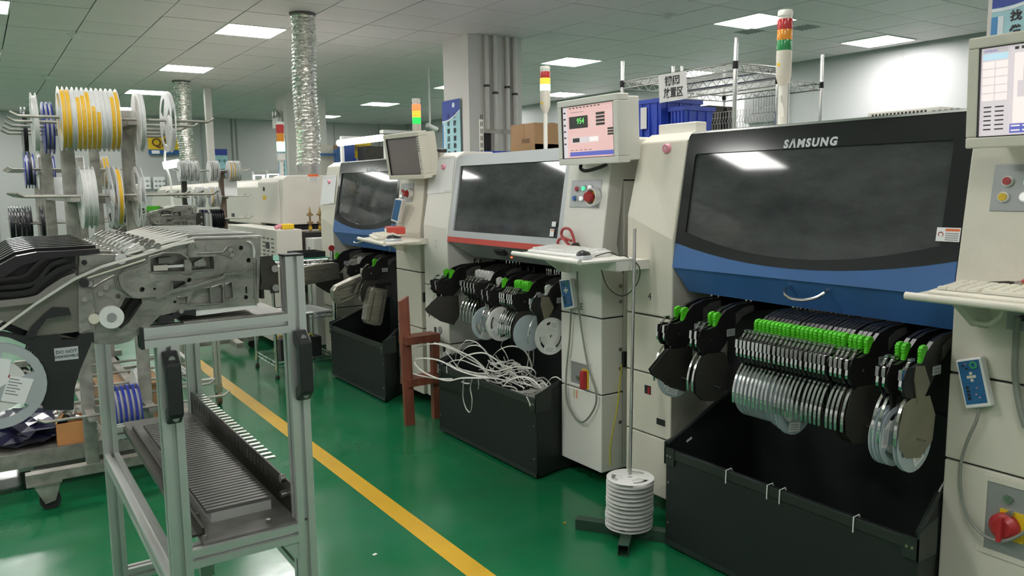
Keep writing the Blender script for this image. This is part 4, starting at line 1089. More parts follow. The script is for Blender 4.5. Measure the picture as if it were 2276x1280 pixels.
# ------------------------------------------------------------------ scissors, pliers, tapes
sc = thing('scissors', at(1282,552,X=2.24), 'red handled scissors leaning on the middle machine tray', 'scissors')
SCR = mk('scissor_handle_red', (.42,.06,.06), .4)
MB().tube(catmull([at(x,y,X=2.235) for x,y in ((1277,545),(1275,530),(1268,512),(1258,507),(1250,511),(1248,521),(1253,528),(1270,535))],5),.0065,8).build('handle', SCR, sc, smooth=True)
MB().tube(catmull([at(x,y,X=2.225) for x,y in ((1268,549),(1259,538),(1251,530),(1244,531),(1240,538),(1240,548))],5),.0065,8).build('handle', SCR, sc, smooth=True)
slab([at(x,y,X=2.228) for x,y in ((1266,548),(1272,541),(1282,539),(1292,555),(1284,558),(1268,556))],(1,0,0),.008).build('blade_joint', DSTEEL, sc)
MB().cyl(at(1276,547,X=2.226),at(1276,547,X=2.226)+Vector((-.006,0,0)),.004,n=10).build('pivot', STEEL, sc)
pl = thing('pliers', (2.215,.93,1.112), 'long nosed pliers with red grips on the nearest keyboard', 'pliers')
MB().prism([(1.03,1.113),(.985,1.108),(.962,1.104),(.962,1.119),(.985,1.119)],'x',2.212,2.222).build('jaws', DSTEEL, pl)
MB().cyl((2.210,.955,1.112),(2.224,.955,1.112),.011,n=14).build('joint', STEEL, pl)
for s,dz in ((0,.018),(1,.002)):
    MB().tube(catmull([(2.217,.958,1.112),(2.217,.93,1.112+dz),(2.217,.90,1.117+dz),(2.217,.85,1.113+dz*.6)],5),.006,8).build('grip', SCR if s == 0 else YELLOWP, pl, smooth=True)
p = at(905,512,Z=1.12)
rd = thing('tape_dispenser', (2.14,4.50,1.11), 'red label box on the farthest keyboard tray', 'box')
m = MB().cbox((2.12,4.43,1.126),(.10,.17,.042),Matrix.Rotation(-.32,3,'Z')); m.build('case', mk('red_box',(.62,.07,.05),.45), rd, bevel=.004)
MB().cbox((2.069,4.46,1.127),(.002,.09,.020),Matrix.Rotation(-.32,3,'Z')).build('print', PAPER, rd)
MB().tube(catmull([at(882,519,X=2.13),at(868,512,X=2.12),at(857,507,X=2.11)],4),.010,8).build('red_grip', SCR, rd, smooth=True)
# ------------------------------------------------------------------ hand-held pendants
def pendant(corners, X, label, cable, r=.004, detail=True, th=.026, cm=CABLEG):
    c = [at(x,y,X=X) for x,y in corners]
    t = thing('hand_pendant', lerp4(c,.5,1), label, 'remote')
    slab(c,(1,0,0),th).build('case', WHITEP, t, bevel=.004)
    patch4(c,.08,.04,.90,.92,.0008).build('keypad', PADB, t)
    if detail:
        for k,(u,v) in enumerate(((.5,.30),(.38,.37),(.62,.37),(.5,.44),(.5,.37))):
            patch4(c,u-.055,v-.028,u+.055,v+.028,.0022,.0015).build('arrow_key', KEYP, t)
        for k in range(4): patch4(c,.20,.55+k*.075,.32,.60+k*.075,.0022,.0015).build('small_key', BLACKP, t)
        for k in range(2): patch4(c,.20+.12*k,.12+.06*k,.30+.12*k,.15+.06*k,.0022,.0015).build('small_key', BLACKP, t)
        for (u,v) in ((.36,.10),(.62,.60),(.55,.73),(.66,.80)): patch4(c,u-.03,v-.012,u+.03,v+.012,.0022,.001).build('indicator', PINK, t)
        g = lerp4(c,.66,.14); MB().lathe([(.006,-.0006),(.0105,-.0006),(.0105,.0004),(.006,.0004)],(g.x-.002,g.y,g.z),axis='x',n=16,closed=True).build('ring_key', RINGG, t)
    if cable:
        pts = [at(x,y,X=xx) for x,y,xx in cable]
        MB().tube(catmull(pts,8),r,8).build('cable', cm, t, smooth=True)
    return t
pd1 = pendant([(2123,801),(2180,793),(2203,903),(2146,909)], 2.240, 'white pendant with blue keypad on the nearest machine',
   [(2176,906,2.25),(2170,935,2.25),(2152,975,2.25),(2136,1030,2.255),(2136,1090,2.255),(2150,1145,2.25),(2185,1188,2.24),(2225,1202,2.232),(2262,1192,2.225),(2300,1165,2.22)], .0045)
MB().tube(catmull([at(x,y,X=2.255) for x,y in ((2262,705),(2258,760),(2256,830),(2266,900),(2280,950))],6),.009,8).build('thick_cable', CABLEG, m1, smooth=True)
MB().tube(catmull([at(x,y,X=2.2) for x,y in ((2150,668),(2150,690),(2165,712),(2195,720),(2220,705),(2228,690))],6),.006,8).build('tray_cable', CREAM, m1, smooth=True)
Z7 = lambda pts, X: [(880+x/2.37, 540+y/2.37, X) for x,y in pts]
pd2 = pendant([(1242,622),(1267,619),(1277,684),(1253,690)], 2.238, 'slim white pendant with blue keypad on the middle machine',
   Z7([(922,350),(915,500),(897,700),(905,850),(975,943),(1040,880),(1055,790),(1012,650),(977,450),(957,280),(955,150)],2.252), .0045)
pd3 = pendant([(878,441),(895,444),(884,496),(868,490)], 2.225, 'small pendant hanging by the farthest window', [(872,494,2.23),(868,520,2.2),(866,560,2.15)], .003, False)
MB().tube(catmull([at(1382,810,Y=2.662),at(1378,850,Y=2.662),at(1372,905,Y=2.662),at(1362,960,Y=2.662),at(1356,1000,Y=2.662),at(1357,1034,Y=2.662)],5),.0035,6).build('earth_wire', WIREY, m2, smooth=True)
for (x,y) in ((1282,880),(1276,878)):
    p = at(x,y,X=2.262); MB().cyl((2.262,p.y,p.z-.012),(2.262,p.y,p.z+.03),.002,n=6).build('loose_wire', WIREY if x == 1276 else ORANGEL, m2)
# ------------------------------------------------------------------ sheets of paper and magnets
def sheet_paper(cs, label, lines=True):
    c = [on_leaning(x,y) for x,y in cs]
    t = thing('paper_sheet', lerp4(c,.5,1), label, 'paper')
    slab(c,(1,0,0),.001).build('sheet', PAPER, t)
    if lines:
        patch4(c,.08,.05,.92,.057,.0008).build('print_line', GREYINK, t); patch4(c,.70,.955,.90,.965,.0008).build('print_line', GREYINK, t)
    return t
def magnet(px, py, r, label):
    p = on_leaning(px,py,off=.006)
    t = thing('magnet', p, label, 'magnet')
    MB().lathe([(r,.004),(r,-.004),(r*.8,-.010),(.0001,-.011)],p,axis='x',n=18).build('button', PINK, t, smooth=True)
    text('A', p+Vector((-.0112,0,0)), (0,-1,0),(0,0,1), r*.9, WHITEP, t, 'print', th=.0003)
sheet_paper([(957,352),(1011,346),(1003,426),(949,432)], 'white sheet pinned on the middle machine left cabinet')
sheet_paper([(718,392),(748,389),(742,452),(712,455)], 'white sheet pinned on the farthest machine left cabinet')
magnet(1482,330,.020,'pink round magnet on the bare cabinet of the nearest machine')
magnet(986,371,.018,'pink round magnet holding the sheet on the middle machine')
magnet(732,404,.017,'pink round magnet holding the sheet on the farthest machine')

# ------------------------------------------------------------------ spindle of reels on the floor
cpt = at(1398,1157,Z=.06); sx_, sy2 = cpt.x, cpt.y
GRT = mk('dark_green_tube', (.02,.055,.032), .45, var=.2, scale=12, dirt=.3, dirtcol=(.06,.07,.06))
sp_ = thing('reel_spindle', (sx_,sy2,0), 'tall thin steel rod on a green tube cross, standing before the nearest machine', 'stand')
a = at(1282,1172,Z=0); b = at(1385,1236,Z=0)
def sqtube(p, q, w, name):
    p = Vector(p); q = Vector(q); d = (q-p).normalized(); s = Vector((-d.y,d.x,0)); m = MB(); vs = []
    for pt in (p,q):
        for u,v in ((-1,0),(1,0),(1,1),(-1,1)): vs.append(pt+s*(u*w/2)+Vector((0,0,v*w+.001)))
    for pt in (p,q):
        for u,v in ((-.85,.08),(.85,.08),(.85,.92),(-.85,.92)): vs.append(pt+s*(u*w/2)+Vector((0,0,v*w+.001)))
    fs = []
    for i in range(4):
        j = (i+1)%4; fs += [(i,j,4+j,4+i),(8+i,12+i,12+j,8+j),(i,8+i,8+j,j),(4+i,4+j,12+j,12+i)]
    m.add(vs,fs); return m.build(name, GRT, sp_)
c0 = Vector((sx_,sy2,0)); da = (Vector((a.x,a.y,0))-c0); db = (Vector((b.x,b.y,0))-c0)
sqtube(c0-da*.82, c0+da, .042, 'foot_tube'); sqtube(c0+db.normalized()*.022, c0+db, .042, 'foot_tube'); sqtube(c0-db.normalized()*.022, c0-db*.8, .042, 'foot_tube')
ztop = at(1411,508,D=(c0-Vector((0,0,CAM_Z))).dot(FWD)).z
pt = at(1411,508,D=3.17)
MB().cyl((sx_,sy2,.043),(pt.x,pt.y,pt.z),.0065,n=10).build('rod', STEEL, sp_, smooth=True)
REEL_F = make_reel('component_reel', .0935, .0135, WHITEP, TAPEWR, .62, label_side=-1)
for k in range(12):
    REEL_F.put((sx_+random.uniform(-.002,.002)+(pt.x-sx_)*.03*k/12,sy2+random.uniform(-.002,.002),.053+k*.0163), (math.pi/2,0,random.uniform(0,6)) if k < 11 else (-math.pi/2*-1,0,2.2),
      'top reel with two labels on the floor spindle' if k == 11 else '%s white reel from the bottom on the floor spindle' % nth(k), 'reel', 'white reels on the floor spindle')

# ------------------------------------------------------------------ tangle of carrier tape on the middle bin
tg = thing('carrier_tape_tangle', (2.25,3.4,.30), 'tangle of loose white carrier tape spilling over the middle bin', 'tape')
ZT = lambda pts, X0_, X1_: [at(900+x/5.333, 720+y/5.333, X=X0_+(X1_-X0_)*i/max(1,len(pts)-1)) for i,(x,y) in enumerate(pts)]
loops = [
 ([(560,650),(330,640),(60,570),(10,430),(90,300),(340,235),(560,300),(700,380),(880,480),(960,560)],2.04,2.2),
 ([(900,640),(680,640),(500,670),(300,610),(160,520),(115,440),(190,405),(400,430),(620,540),(830,610),(1000,640)],2.02,2.1),
 ([(340,225),(480,250),(640,320),(800,400),(920,500),(1000,600)],2.08,2.22),
 ([(600,420),(620,310),(700,220),(740,195),(850,220),(960,330),(1060,480),(1130,540)],2.2,2.28),
 ([(660,410),(690,310),(790,255),(900,270),(1000,380),(1090,500)],2.15,2.25),
 ([(610,560),(640,450),(720,380),(850,345),(960,350),(1080,420),(1200,520)],2.12,2.25),
 ([(965,600),(980,490),(1060,360),(1150,290),(1270,262),(1400,300),(1480,420),(1500,560),(1440,680)],2.12,2.25),
 ([(1210,530),(1225,430),(1190,340),(1140,260),(1180,170)],2.25,2.3),
 ([(1470,280),(1465,400),(1440,520),(1380,600)],2.25,2.25),
 ([(1520,290),(1525,420),(1500,540),(1430,620)],2.27,2.25),
 ([(700,640),(690,760),(690,880),(720,990),(765,1045),(790,1000),(795,880),(775,760),(800,640)],2.075,2.08),
 ([(1160,740),(1240,670),(1360,628),(1480,645),(1580,720),(1625,800),(1600,850)],2.14,2.2),
 ([(1680,770),(1690,700),(1740,640),(1800,630),(1850,665)],2.2,2.26),
 ([(500,480),(560,440),(680,430),(860,500),(1060,560),(1300,510),(1480,520),(1550,590),(1500,680)],2.14,2.25),
 ([(480,330),(480,440),(520,500),(680,540),(900,590),(1100,590),(1300,540),(1500,530)],2.15,2.25),
 ([(480,320),(560,420),(640,520),(820,580),(1000,580)],2.16,2.2),
 ([(520,460),(600,520),(760,590),(960,620),(1200,600),(1400,560)],2.12,2.2),
 ([(610,480),(640,620),(800,640),(1000,640),(1240,680),(1420,760)],2.11,2.18),
 ([(1440,860),(1470,920),(1485,975)],2.088,2.088),([(870,660),(875,720),(868,770)],2.088,2.088),
 ([(500,460),(495,540),(500,580)],2.088,2.088)]
for i,(pts,xa,xb) in enumerate(loops):
    pp = catmull(ZT(pts,xa,xb),6)
    thick = i in (0,1,2,4,5,6,11)
    MB().ribbon(pp,(.55,.25,.8) if i%2 else (.8,.2,.5),.008 if thick else .006,.0022).build('tape_strand', TAPEW, tg)
rng = random.Random(11)
for k in range(44):
    y0 = rng.uniform(3.0,3.55); x0_ = rng.uniform(2.16,2.34); z0_ = .30+rng.uniform(0,.16)*(1-abs(y0-3.35)*.9); L = rng.uniform(.12,.36); a = rng.uniform(-.35,.35)
    pts = [(x0_+math.sin(a)*L*s+rng.uniform(-.02,.02), min(3.84,max(2.99,y0+math.cos(a)*L*(s-.4))), z0_+rng.uniform(-.015,.02)+.05*math.sin(s*math.pi)*rng.uniform(-.5,1)) for s in (0,.25,.5,.75,1)]
    MB().ribbon(catmull(pts,4),(rng.uniform(-.5,.5),.1,1),.007,.002).build('tape_strand', TAPEW, tg)
# scrap pile filling the middle bin
rngp = random.Random(5)
m = MB(); nx, ny = 10, 20; vs = []
for i in range(nx+1):
    for j in range(ny+1):
        x = 2.125+.42*i/nx; y = 2.99+.87*j/ny; vs.append((x,y,.16+.14*math.exp(-((y-3.3)/.28)**2)+rngp.uniform(-.02,.02)))
m.add(vs,[(i*(ny+1)+j,(i+1)*(ny+1)+j,(i+1)*(ny+1)+j+1,i*(ny+1)+j+1) for i in range(nx) for j in range(ny)]); m.build('tape_heap', TAPEW, tg, fix=False)

# ------------------------------------------------------------------ red-brown wooden step frame between the machines
f = at(911,944,Z=0); X_ = f.x; Y_ = f.y
wf = thing('wooden_step_frame', (X_,Y_,0), 'red-brown wooden step frame leaning between the middle and far machines', 'ladder')
tp = at(896,662,Y=Y_+.10)
MB().add([(X_-.03,Y_-.012,0),(X_+.03,Y_-.012,0),(X_+.03,Y_+.012,0),(X_-.03,Y_+.012,0),(tp.x-.03,tp.y-.012,tp.z-.02),(tp.x+.03,tp.y-.012,tp.z+.01),(tp.x+.03,tp.y+.012,tp.z+.01),(tp.x-.03,tp.y+.012,tp.z-.02)],
  [(3,2,1,0),(4,5,6,7),(0,1,5,4),(1,2,6,5),(2,3,7,6),(3,0,4,7)]).build('post', WOODR, wf)
for (pa,pb) in (((903,757),(945,757)),((907,850),(948,852))):
    zz = at(pa[0],pa[1],Y=Y_+.04).z; xa = at(pa[0],pa[1],Y=Y_+.04).x
    MB().box(xa-.01,Y_+.005,zz-.022,2.235,Y_+.12,zz+.022).build('step', WOODR, wf)
MB().box(2.19,Y_+.02,.18,2.235,Y_+.06,.52).build('rear_post', WOODR, wf)
MB().box(2.19,Y_+.02,0,2.235,Y_+.06,.18).build('rear_post', WOODR, wf)
# ================================================================== FEEDER TROLLEY AT THE LEFT
def cut(obj, cutters):
    """carve real pockets into a part"""
    m = MB()
    for c in cutters: m.v, m.f, m.m = m.v, m.f, m.m; n = len(m.v); m.v += c.v; m.f += [[i+n for i in f] for f in c.f]; m.m += c.m
    co = m.build('cutter', CASTD, obj.parent)
    md = obj.modifiers.new('b','BOOLEAN'); md.operation = 'DIFFERENCE'; md.solver = 'EXACT'; md.object = co
    dg = bpy.context.evaluated_depsgraph_get(); dg.update()
    me = bpy.data.meshes.new_from_object(obj.evaluated_get(dg))
    obj.modifiers.remove(md); bpy.data.objects.remove(co)
    obj.data = me
FY = 1.662
def za(pts): return [(270+x/4.266, 500+y/4.266) for x,y in pts]       # two picture crops used for tracing
def zb(pts): return [(x/4.266, 490+y/4.266) for x,y in pts]
def zc(pts): return [(x/3.047, 480+y/3.047) for x,y in pts]
def xz(pix, Y=FY): return [(p.x,p.z) for p in (at(x,y,Y=Y) for x,y in pix)]
def plate(pix, y0, y1): return MB().prism(xz(pix),'y',FY+y0,FY+y1)
def cyl_at(px, py, r, y0, y1, n=16):
    p = at(px,py,Y=FY); return MB().cyl((p.x,FY+y0,p.z),(p.x,FY+y1,p.z),r,n=n)
def pocket(pix, depth): return plate(pix, -.01, depth)
fo = at(400,700,Y=FY)
def casting_feeder():
    t = thing('cast_feeder', (fo.x,FY,1.10), 'feeder', 'feeder')
    body_pix = [(315,569),(423,539),(437,534),(580,530),(575,674),(436,688),(394,693),(355,702),(330,727),(290,758),(262,766),(209,764),(206,742),(176,740),(174,640),(176,568),(235,566)]
    b = plate(body_pix, 0, .028).build('casting', CAST, t)
    cs = [pocket(za([(265,318),(400,272),(556,276),(640,304),(860,296),(876,412),(660,428),(560,440),(272,440)]), .024),
          pocket(za([(480,536),(600,532),(606,572),(590,606),(484,612)]), .024),
          pocket(za([(-60,860),(40,690),(190,694),(196,742),(70,925),(-10,985),(-70,930)]), .05),
          pocket(za([(990,560),(1045,545),(1056,690),(998,704)]), .011),
          pocket(za([(852,590),(935,566),(962,600),(960,735),(860,742)]), .011),
          pocket(za([(660,660),(720,620),(832,596),(842,740),(640,756)]), .009),
          pocket(za([(538,690),(618,684),(618,738),(540,744)]), .008),
          pocket(za([(1172,590),(1190,580),(1192,650),(1176,650)]), .012)]
    for (x,y,r) in ((188,608,.0045),(636,520,.0045),(1124,215,.0042),(1196,332,.0042),(1180,686,.004),(308,602,.002),(506,728,.0025),(100,515,.002)):
        p = at(*za([(x,y)])[0],Y=FY); cs.append(MB().cyl((p.x,FY-.01,p.z),(p.x,FY+.02,p.z),r*1.15,n=12))
    p = at(*zb([(1118,715)])[0],Y=FY); cs.append(MB().cyl((p.x,FY-.01,p.z),(p.x,FY+.012,p.z),.005,n=12))
    cut(b, cs)
    # raised face plates with a stepped diagonal rib
    up = plate(za([(0,596),(110,692),(190,692),(330,680),(490,628),(600,560),(620,520),(960,455),(1150,436),(1228,372),(1236,300),(1232,180),(1180,158),(690,160),(640,200),(640,300),(630,318),(560,270),(400,262),(262,300),(200,370),(20,430),(-40,480)]), -.0075, .0).build('face_plate', CAST, t)
    cut(up, [plate(za([(265,318),(400,272),(556,276),(640,304),(860,296),(876,412),(660,428),(560,440),(272,440)]),-.02,.02),plate(za([(480,536),(600,532),(606,572),(590,606),(484,612)]),-.02,.02)])
    hs_ = []
    for (x,y,r) in ((188,608,.0050),(636,520,.0050),(1124,215,.0048),(1196,332,.0048),(308,602,.0024),(100,515,.0026)):
        p = at(*za([(x,y)])[0],Y=FY); hs_.append(MB().cyl((p.x,FY-.03,p.z),(p.x,FY+.01,p.z),r,n=12))
    cut(up, hs_)
    rib = za([(320,690),(480,625),(720,565),(960,490),(970,462),(1140,446),(1230,372)])
    MB().ribbon([at(x,y,Y=FY-.005) for x,y in rib],(0,1,0),.012,.006).build('diagonal_rib', CAST, t)
    for (x,y,r,h) in ((718,190,.006,.008),(815,212,.006,.006),(240,200,.006,.006),(335,195,.006,.006)):
        p = at(*za([(x,y)])[0],Y=FY); MB().cyl((p.x,FY-.0075-h*.6,p.z),(p.x,FY,p.z),r,n=16).build('boss', CAST, t, smooth=True)
    for (x,y) in ((1018,232),(1035,282),(556,812)):
        p = at(*za([(x,y)])[0],Y=FY); MB().cyl((p.x,FY-.012,p.z),(p.x,FY,p.z),.0045,n=10).build('screw', SCREWM, t, smooth=True)
    for (x,y) in ((850,598),(950,690),(998,632),(797,745)):
        p = at(*zb([(x,y)])[0],Y=FY); MB().cyl((p.x,FY-.008,p.z),(p.x,FY,p.z),.005,n=10).build('screw', SCREWM, t, smooth=True)
    def ridge(pts, y=-.0085, r=.0016, f=za, mat=CAST): MB().tube([at(x,q,Y=FY+y) for x,q in f(pts)],r,5).build('edge_ridge', mat, t)
    ridge([(20,430),(-30,478),(0,594),(112,690),(190,690),(330,676),(490,624),(610,560)])
    ridge([(262,300),(250,345),(200,372),(20,430)]); ridge([(262,300),(400,262),(556,268),(632,316)]); ridge([(640,300),(640,205),(690,160)])
    ridge([(258,440),(270,452),(560,446),(600,470),(660,462),(680,436),(880,418),(884,300)])
    ridge([(720,270),(960,258),(1000,210),(1040,200),(1066,280),(1040,318),(1000,290),(900,270)])
    ridge([(1180,158),(1232,182),(1236,300),(1226,372),(1150,438)])
    ridge([(470,545),(472,618)],-.008); ridge([(470,545),(480,528),(600,526)],-.008)
    ridge([(640,752),(690,640),(740,615),(838,590),(850,745)],-.0012); ridge([(856,590),(940,562),(968,600),(966,740),(858,750),(640,760)],-.0012)
    ridge([(984,560),(1050,540),(1062,694),(994,710),(984,560)],-.0012); ridge([(530,684),(624,678),(624,744),(532,750),(530,684)],-.0012)
    ridge([(1290,330),(1284,740)],-.0012,.003); ridge([(1262,360),(1270,700)],-.0012,.002)
    ridge([(880,560),(870,660),(900,800),(890,1050)],-.002,.0018,zb); ridge([(1080,520),(1110,640),(1190,700),(1130,790)],-.002,.0018,zb); ridge([(870,640),(980,570),(1080,520)],-.002,.0018,zb)
    for k in range(3): MB().tube(catmull([at(x,q,Y=FY-.004-.002*k) for x,q in za([(1185+k*14,150),(1225+k*12,200),(1240+k*12,260),(1225+k*16,310)])],4),.0012,5).build('wire', WHITEP if k else KEYP, t)
    cyl_at(*za([(100,515)])[0],.0155,-.0095,0,24).build('boss', CAST, t, smooth=True); cyl_at(*za([(100,515)])[0],.010,-.0105,-.009,20).build('boss_cap', CAST, t, smooth=True)
    # little pneumatic cylinder in the window
    def bar(pts, y0, y1, name, mat): return plate(za(pts), y0, y1).build(name, mat, t)
    bar([(303,388),(438,378),(440,428),(306,436)], -.001, .010, 'actuator_body', mk_cache('actuator', (.50,.49,.43), .4))
    bar([(438,384),(600,372),(600,398),(440,406)], .001, .007, 'actuator_rod', CHROME)
    bar([(592,330),(625,322),(640,340),(662,360),(660,450),(596,454)], -.005, .012, 'actuator_bracket', CAST)
    bar([(352,312),(470,300),(488,330),(486,362),(352,368)], .002, .014, 'inner_block', CASTD)
    bar([(690,356),(770,310),(806,360),(800,392),(690,390)], .0, .012, 'inner_lever', CAST)
    # lower white rest, cable clips
    plate(za([(704,802),(1290,740),(1294,790),(708,866)]), .004, .02).build('rest_strip', WHITEM, t)
    plate(za([(356,856),(480,850),(520,812),(706,796),(708,862),(590,850),(488,900),(440,930),(360,942)]), .0, .02).build('rest_block', BLACKP, t)
    # rollers
    cyl_at(246,703,.0215,-.014,-.002,24).build('tape_roller', WHITEP, t, smooth=True)
    cyl_at(246,703,.0085,-.016,-.013,16).build('roller_hub', GREYP, t, smooth=True)
    cyl_at(208,707,.0095,-.012,-.002,18).build('small_roller', KEYP, t, smooth=True)
    # end plate with raised bracket, left of the casting
    plate(zb([(748,335),(960,320),(1010,380),(990,412),(762,428)]), -.005, 0).build('end_bracket', CAST, t)
    p = at(*zb([(796,396)])[0],Y=FY); MB().cyl((p.x,FY-.006,p.z),(p.x,FY-.0045,p.z),.005,n=12).build('bracket_hole', DARKREC, t)
    plate(zb([(740,640),(800,630),(880,660),(900,1050),(780,1050),(745,1000)]), -.003, 0).build('side_plate', CAST, t)
    # dull side sheet and black scalloped ribs towards the reel
    plate(zb([(0,790),(340,725),(560,585),(750,515),(750,1055),(560,1080),(575,1115),(720,1118),(340,1108),(290,1060),(-60,920),(-60,800)]), .004, .010).build('side_sheet', mk_cache('olive_sheet', (.20,.195,.165), .38, .5), t)
    for k,(pts,w) in enumerate((([(-60,790),(150,770),(350,735),(460,660),(600,570),(720,520)],.012),([(-60,700),(150,690),(300,660),(420,560),(560,460),(700,420)],.009),([(-60,640),(140,620),(290,600),(380,540),(480,420),(620,370)],.007),([(-60,570),(100,545),(230,520),(330,430),(420,360)],.006))):
        MB().ribbon(catmull([at(x,y,Y=FY-.001*k) for x,y in zb(pts)],4),(0,1,0),.016,w).build('scalloped_rib', BLACKM if k else mk_cache('bright_rib', (.30,.28,.26), .3, .8), t)
    plate(zb([(-60,560),(60,450),(200,400),(420,360),(720,330),(720,460),(600,520),(440,640),(330,720),(-60,780)]), .008, .014).build('rib_back', BLACKM, t)
    top = [(-80,500),(0,420),(150,338),(350,300),(600,290),(942,268)]
    lowe = [(945,312),(600,345),(400,372),(200,425),(60,520),(-80,640)]
    plate(zb(top+lowe), -.004, .020).build('reel_cover', mk_cache('glossy_black', (.030,.028,.030), .18, .5), t)
    # black moulded reel housing with its label
    hs = zb([(-70,1030),(0,1050),(270,1105),(560,1075),(580,1128),(720,1122),(760,1070),(886,1060),(890,1150)])+zc([(620,850),(540,1040),(505,1160),(495,1310),(300,1310),(268,1250),(300,1120),(262,960),(180,870),(60,820),(-60,800)])
    plate(hs, -.006, .012).build('reel_housing', BLACKP, t)
    plate(zb([(500,818),(650,826),(672,890),(560,902),(440,925),(355,1040),(330,1105),(235,1105),(300,1000),(400,900)]), -.010, .004).build('housing_arm', BLACKP, t)
    # carrier tape running over it and the thin guide rod
    MB().ribbon([at(x,y,Y=FY-.010) for x,y in zb([(-40,1065),(160,920),(340,790),(700,560),(960,440),(1400,310)])+za([(500,190),(690,152)])],(0,.6,.8),.006,.0012).build('carrier_tape', mk_cache('tape_grey', (.55,.55,.50), .3), t)
    MB().tube([at(x,y,Y=FY-.006) for x,y in zb([(830,545),(1380,370)])],.0018,6).build('guide_rod', KEYP, t)
    cyl_at(*zb([(795,590)])[0],.008,-.010,0).build('guide_roller', BLACKP, t, smooth=True)
    # top rail and chrome tensioner seen on every feeder of the row
    MB().add([(x,FY+y,z) for (x,z) in xz([(322,564),(437,531),(583,527)]) for y in (0,.028)]+[(x,FY+y,z+.003) for (x,z) in xz([(322,564),(437,531),(583,527)]) for y in (0,.028)],
        [(0,2,3,1),(2,4,5,3),(6,7,9,8),(8,9,11,10),(0,6,8,2),(2,8,10,4),(1,3,9,7),(3,5,11,9),(0,1,7,6),(4,10,11,5)]).build('top_rail', STEEL, t)
    q0 = at(268,575,Y=FY); q1 = at(312,545,Y=FY)
    MB().cyl((q0.x,FY-.004,q0.z),(q0.x,FY+.012,q0.z),.010,n=16).build('tension_roller', CHROME, t, smooth=True)
    MB().ribbon([(q0.x,FY+.008,q0.z),((q0.x+q1.x)/2,FY+.010,(q0.z+q1.z)/2+.006),(q1.x,FY+.010,q1.z+.004)],(0,1,0),.012,.003).build('tension_arm', CHROME, t)
    return t
_MC = {}
def mk_cache(n, *a):
    if n not in _MC: _MC[n] = mk(n, *a)
    return _MC[n]
cf = casting_feeder()
CF = Proto(cf)
PITCH_F = .058
for k in range(10):
    o = CF.put((fo.x,FY+k*PITCH_F,1.10+ (0 if k == 0 else .004)), (0,0,0), 'nearest cast aluminium feeder on the trolley, with label and white roller' if k == 0 else '%s cast feeder behind the nearest one on the trolley' % nth(k-1), 'feeder', 'cast feeders on the left trolley')
# unique details of the nearest one: maker's caution label
c = [at(x,y,Y=FY-.0065) for x,y in zc([(365,898),(528,880),(533,966),(373,983)])]
lb = slab(c,(0,1,0),.0006).build('caution_label', SILVERP, cf)
ux = (c[1]-c[0]); uz = (c[0]-c[3])
text('DO NOT', lerp4(c,.5,.34)+Vector((0,-.0008,0)), ux, uz, .0085, INK, cf, 'label_lettering', th=.0002)
text('DISASSEMBLE', lerp4(c,.5,.70)+Vector((0,-.0008,0)), ux, uz, .0066, INK, cf, 'label_lettering', th=.0002)
# big pale reel hanging in the nearest feeder
rc_ = at(-8,856,Y=FY-.004)
GREYREEL = mk('pale_grey_reel', (.40,.43,.45), .4, var=.06)
R_L = make_reel('component_reel', .0775, .010, GREYREEL, TAPEWR, .6, win=3)
rl = R_L.put((rc_.x,FY-.010,rc_.z), (0,.9,0), 'pale grey reel with white stickers at the left edge of the photo', 'reel')
for pts in ([(60,1078),(230,1105),(165,1275),(5,1250)],[(-40,960),(75,972),(50,1130),(-30,1180)]):
    c = [at(x,y,Y=FY-.0172) for x,y in zc(pts)]
    s_ = slab(c,(0,1,0),.0006); s_.v = [(v[0]-rc_.x+0, v[1]-(FY-.010), v[2]-rc_.z) for v in s_.v]
    # stored relative to the reel, undoing its roll
    ri = Matrix.Rotation(-.9,3,'Y'); s_.v = [tuple(ri @ Vector(v)) for v in s_.v]
    lab = s_.build('reel_sticker', PAPER, rl)
    if pts[0][0] == 60:
        for k in range(6):
            l = patch4(c,.06,.10+k*.115,.06+(.55 if k%2 else .40),.145+k*.115,.0004,.0003,(0,-1,0)); l.v = [tuple(ri @ Vector((v[0]-rc_.x, v[1]-(FY-.010), v[2]-rc_.z))) for v in l.v]
            l.build('sticker_print', GREYINK, lab)
        l = patch4(c,-.01,-.01,.05,.09,.0006,.0003,(0,-1,0)); l.v = [tuple(ri @ Vector((v[0]-rc_.x, v[1]-(FY-.010), v[2]-rc_.z))) for v in l.v]
        l.build('red_mark', REDPL, lab)
# ------------------------------------------------------------------ the trolley itself: aluminium profile frame
PX_L, PX_R, PYF, PYB = .272, .532, 1.648, 2.69
def profile(root, a, b, w=.04, name='profile', mat=ALU, groove=True):
    """square slotted profile between two points (axis aligned)"""
    ax = max(range(3), key=lambda i: abs(b[i]-a[i])); h = w/2; g = .0048; d = .013
    cr = [(-h,-h),(-g,-h),(-g,-h+d),(g,-h+d),(g,-h),(h,-h),(h,-g),(h-d,-g),(h-d,g),(h,g),(h,h),(g,h),(g,h-d),(-g,h-d),(-g,h),(-h,h),(-h,g),(-h+d,g),(-h+d,-g),(-h,-g)]
    o = [i for i in range(3) if i != ax]
    return MB().prism([(a[o[0]]+u,a[o[1]]+v) for u,v in cr],'xyz'[ax],a[ax],b[ax]).build(name, mat, root)
SLATM = mk('slat_steel', (.16,.155,.15), .38, .7, var=.15, scale=8)
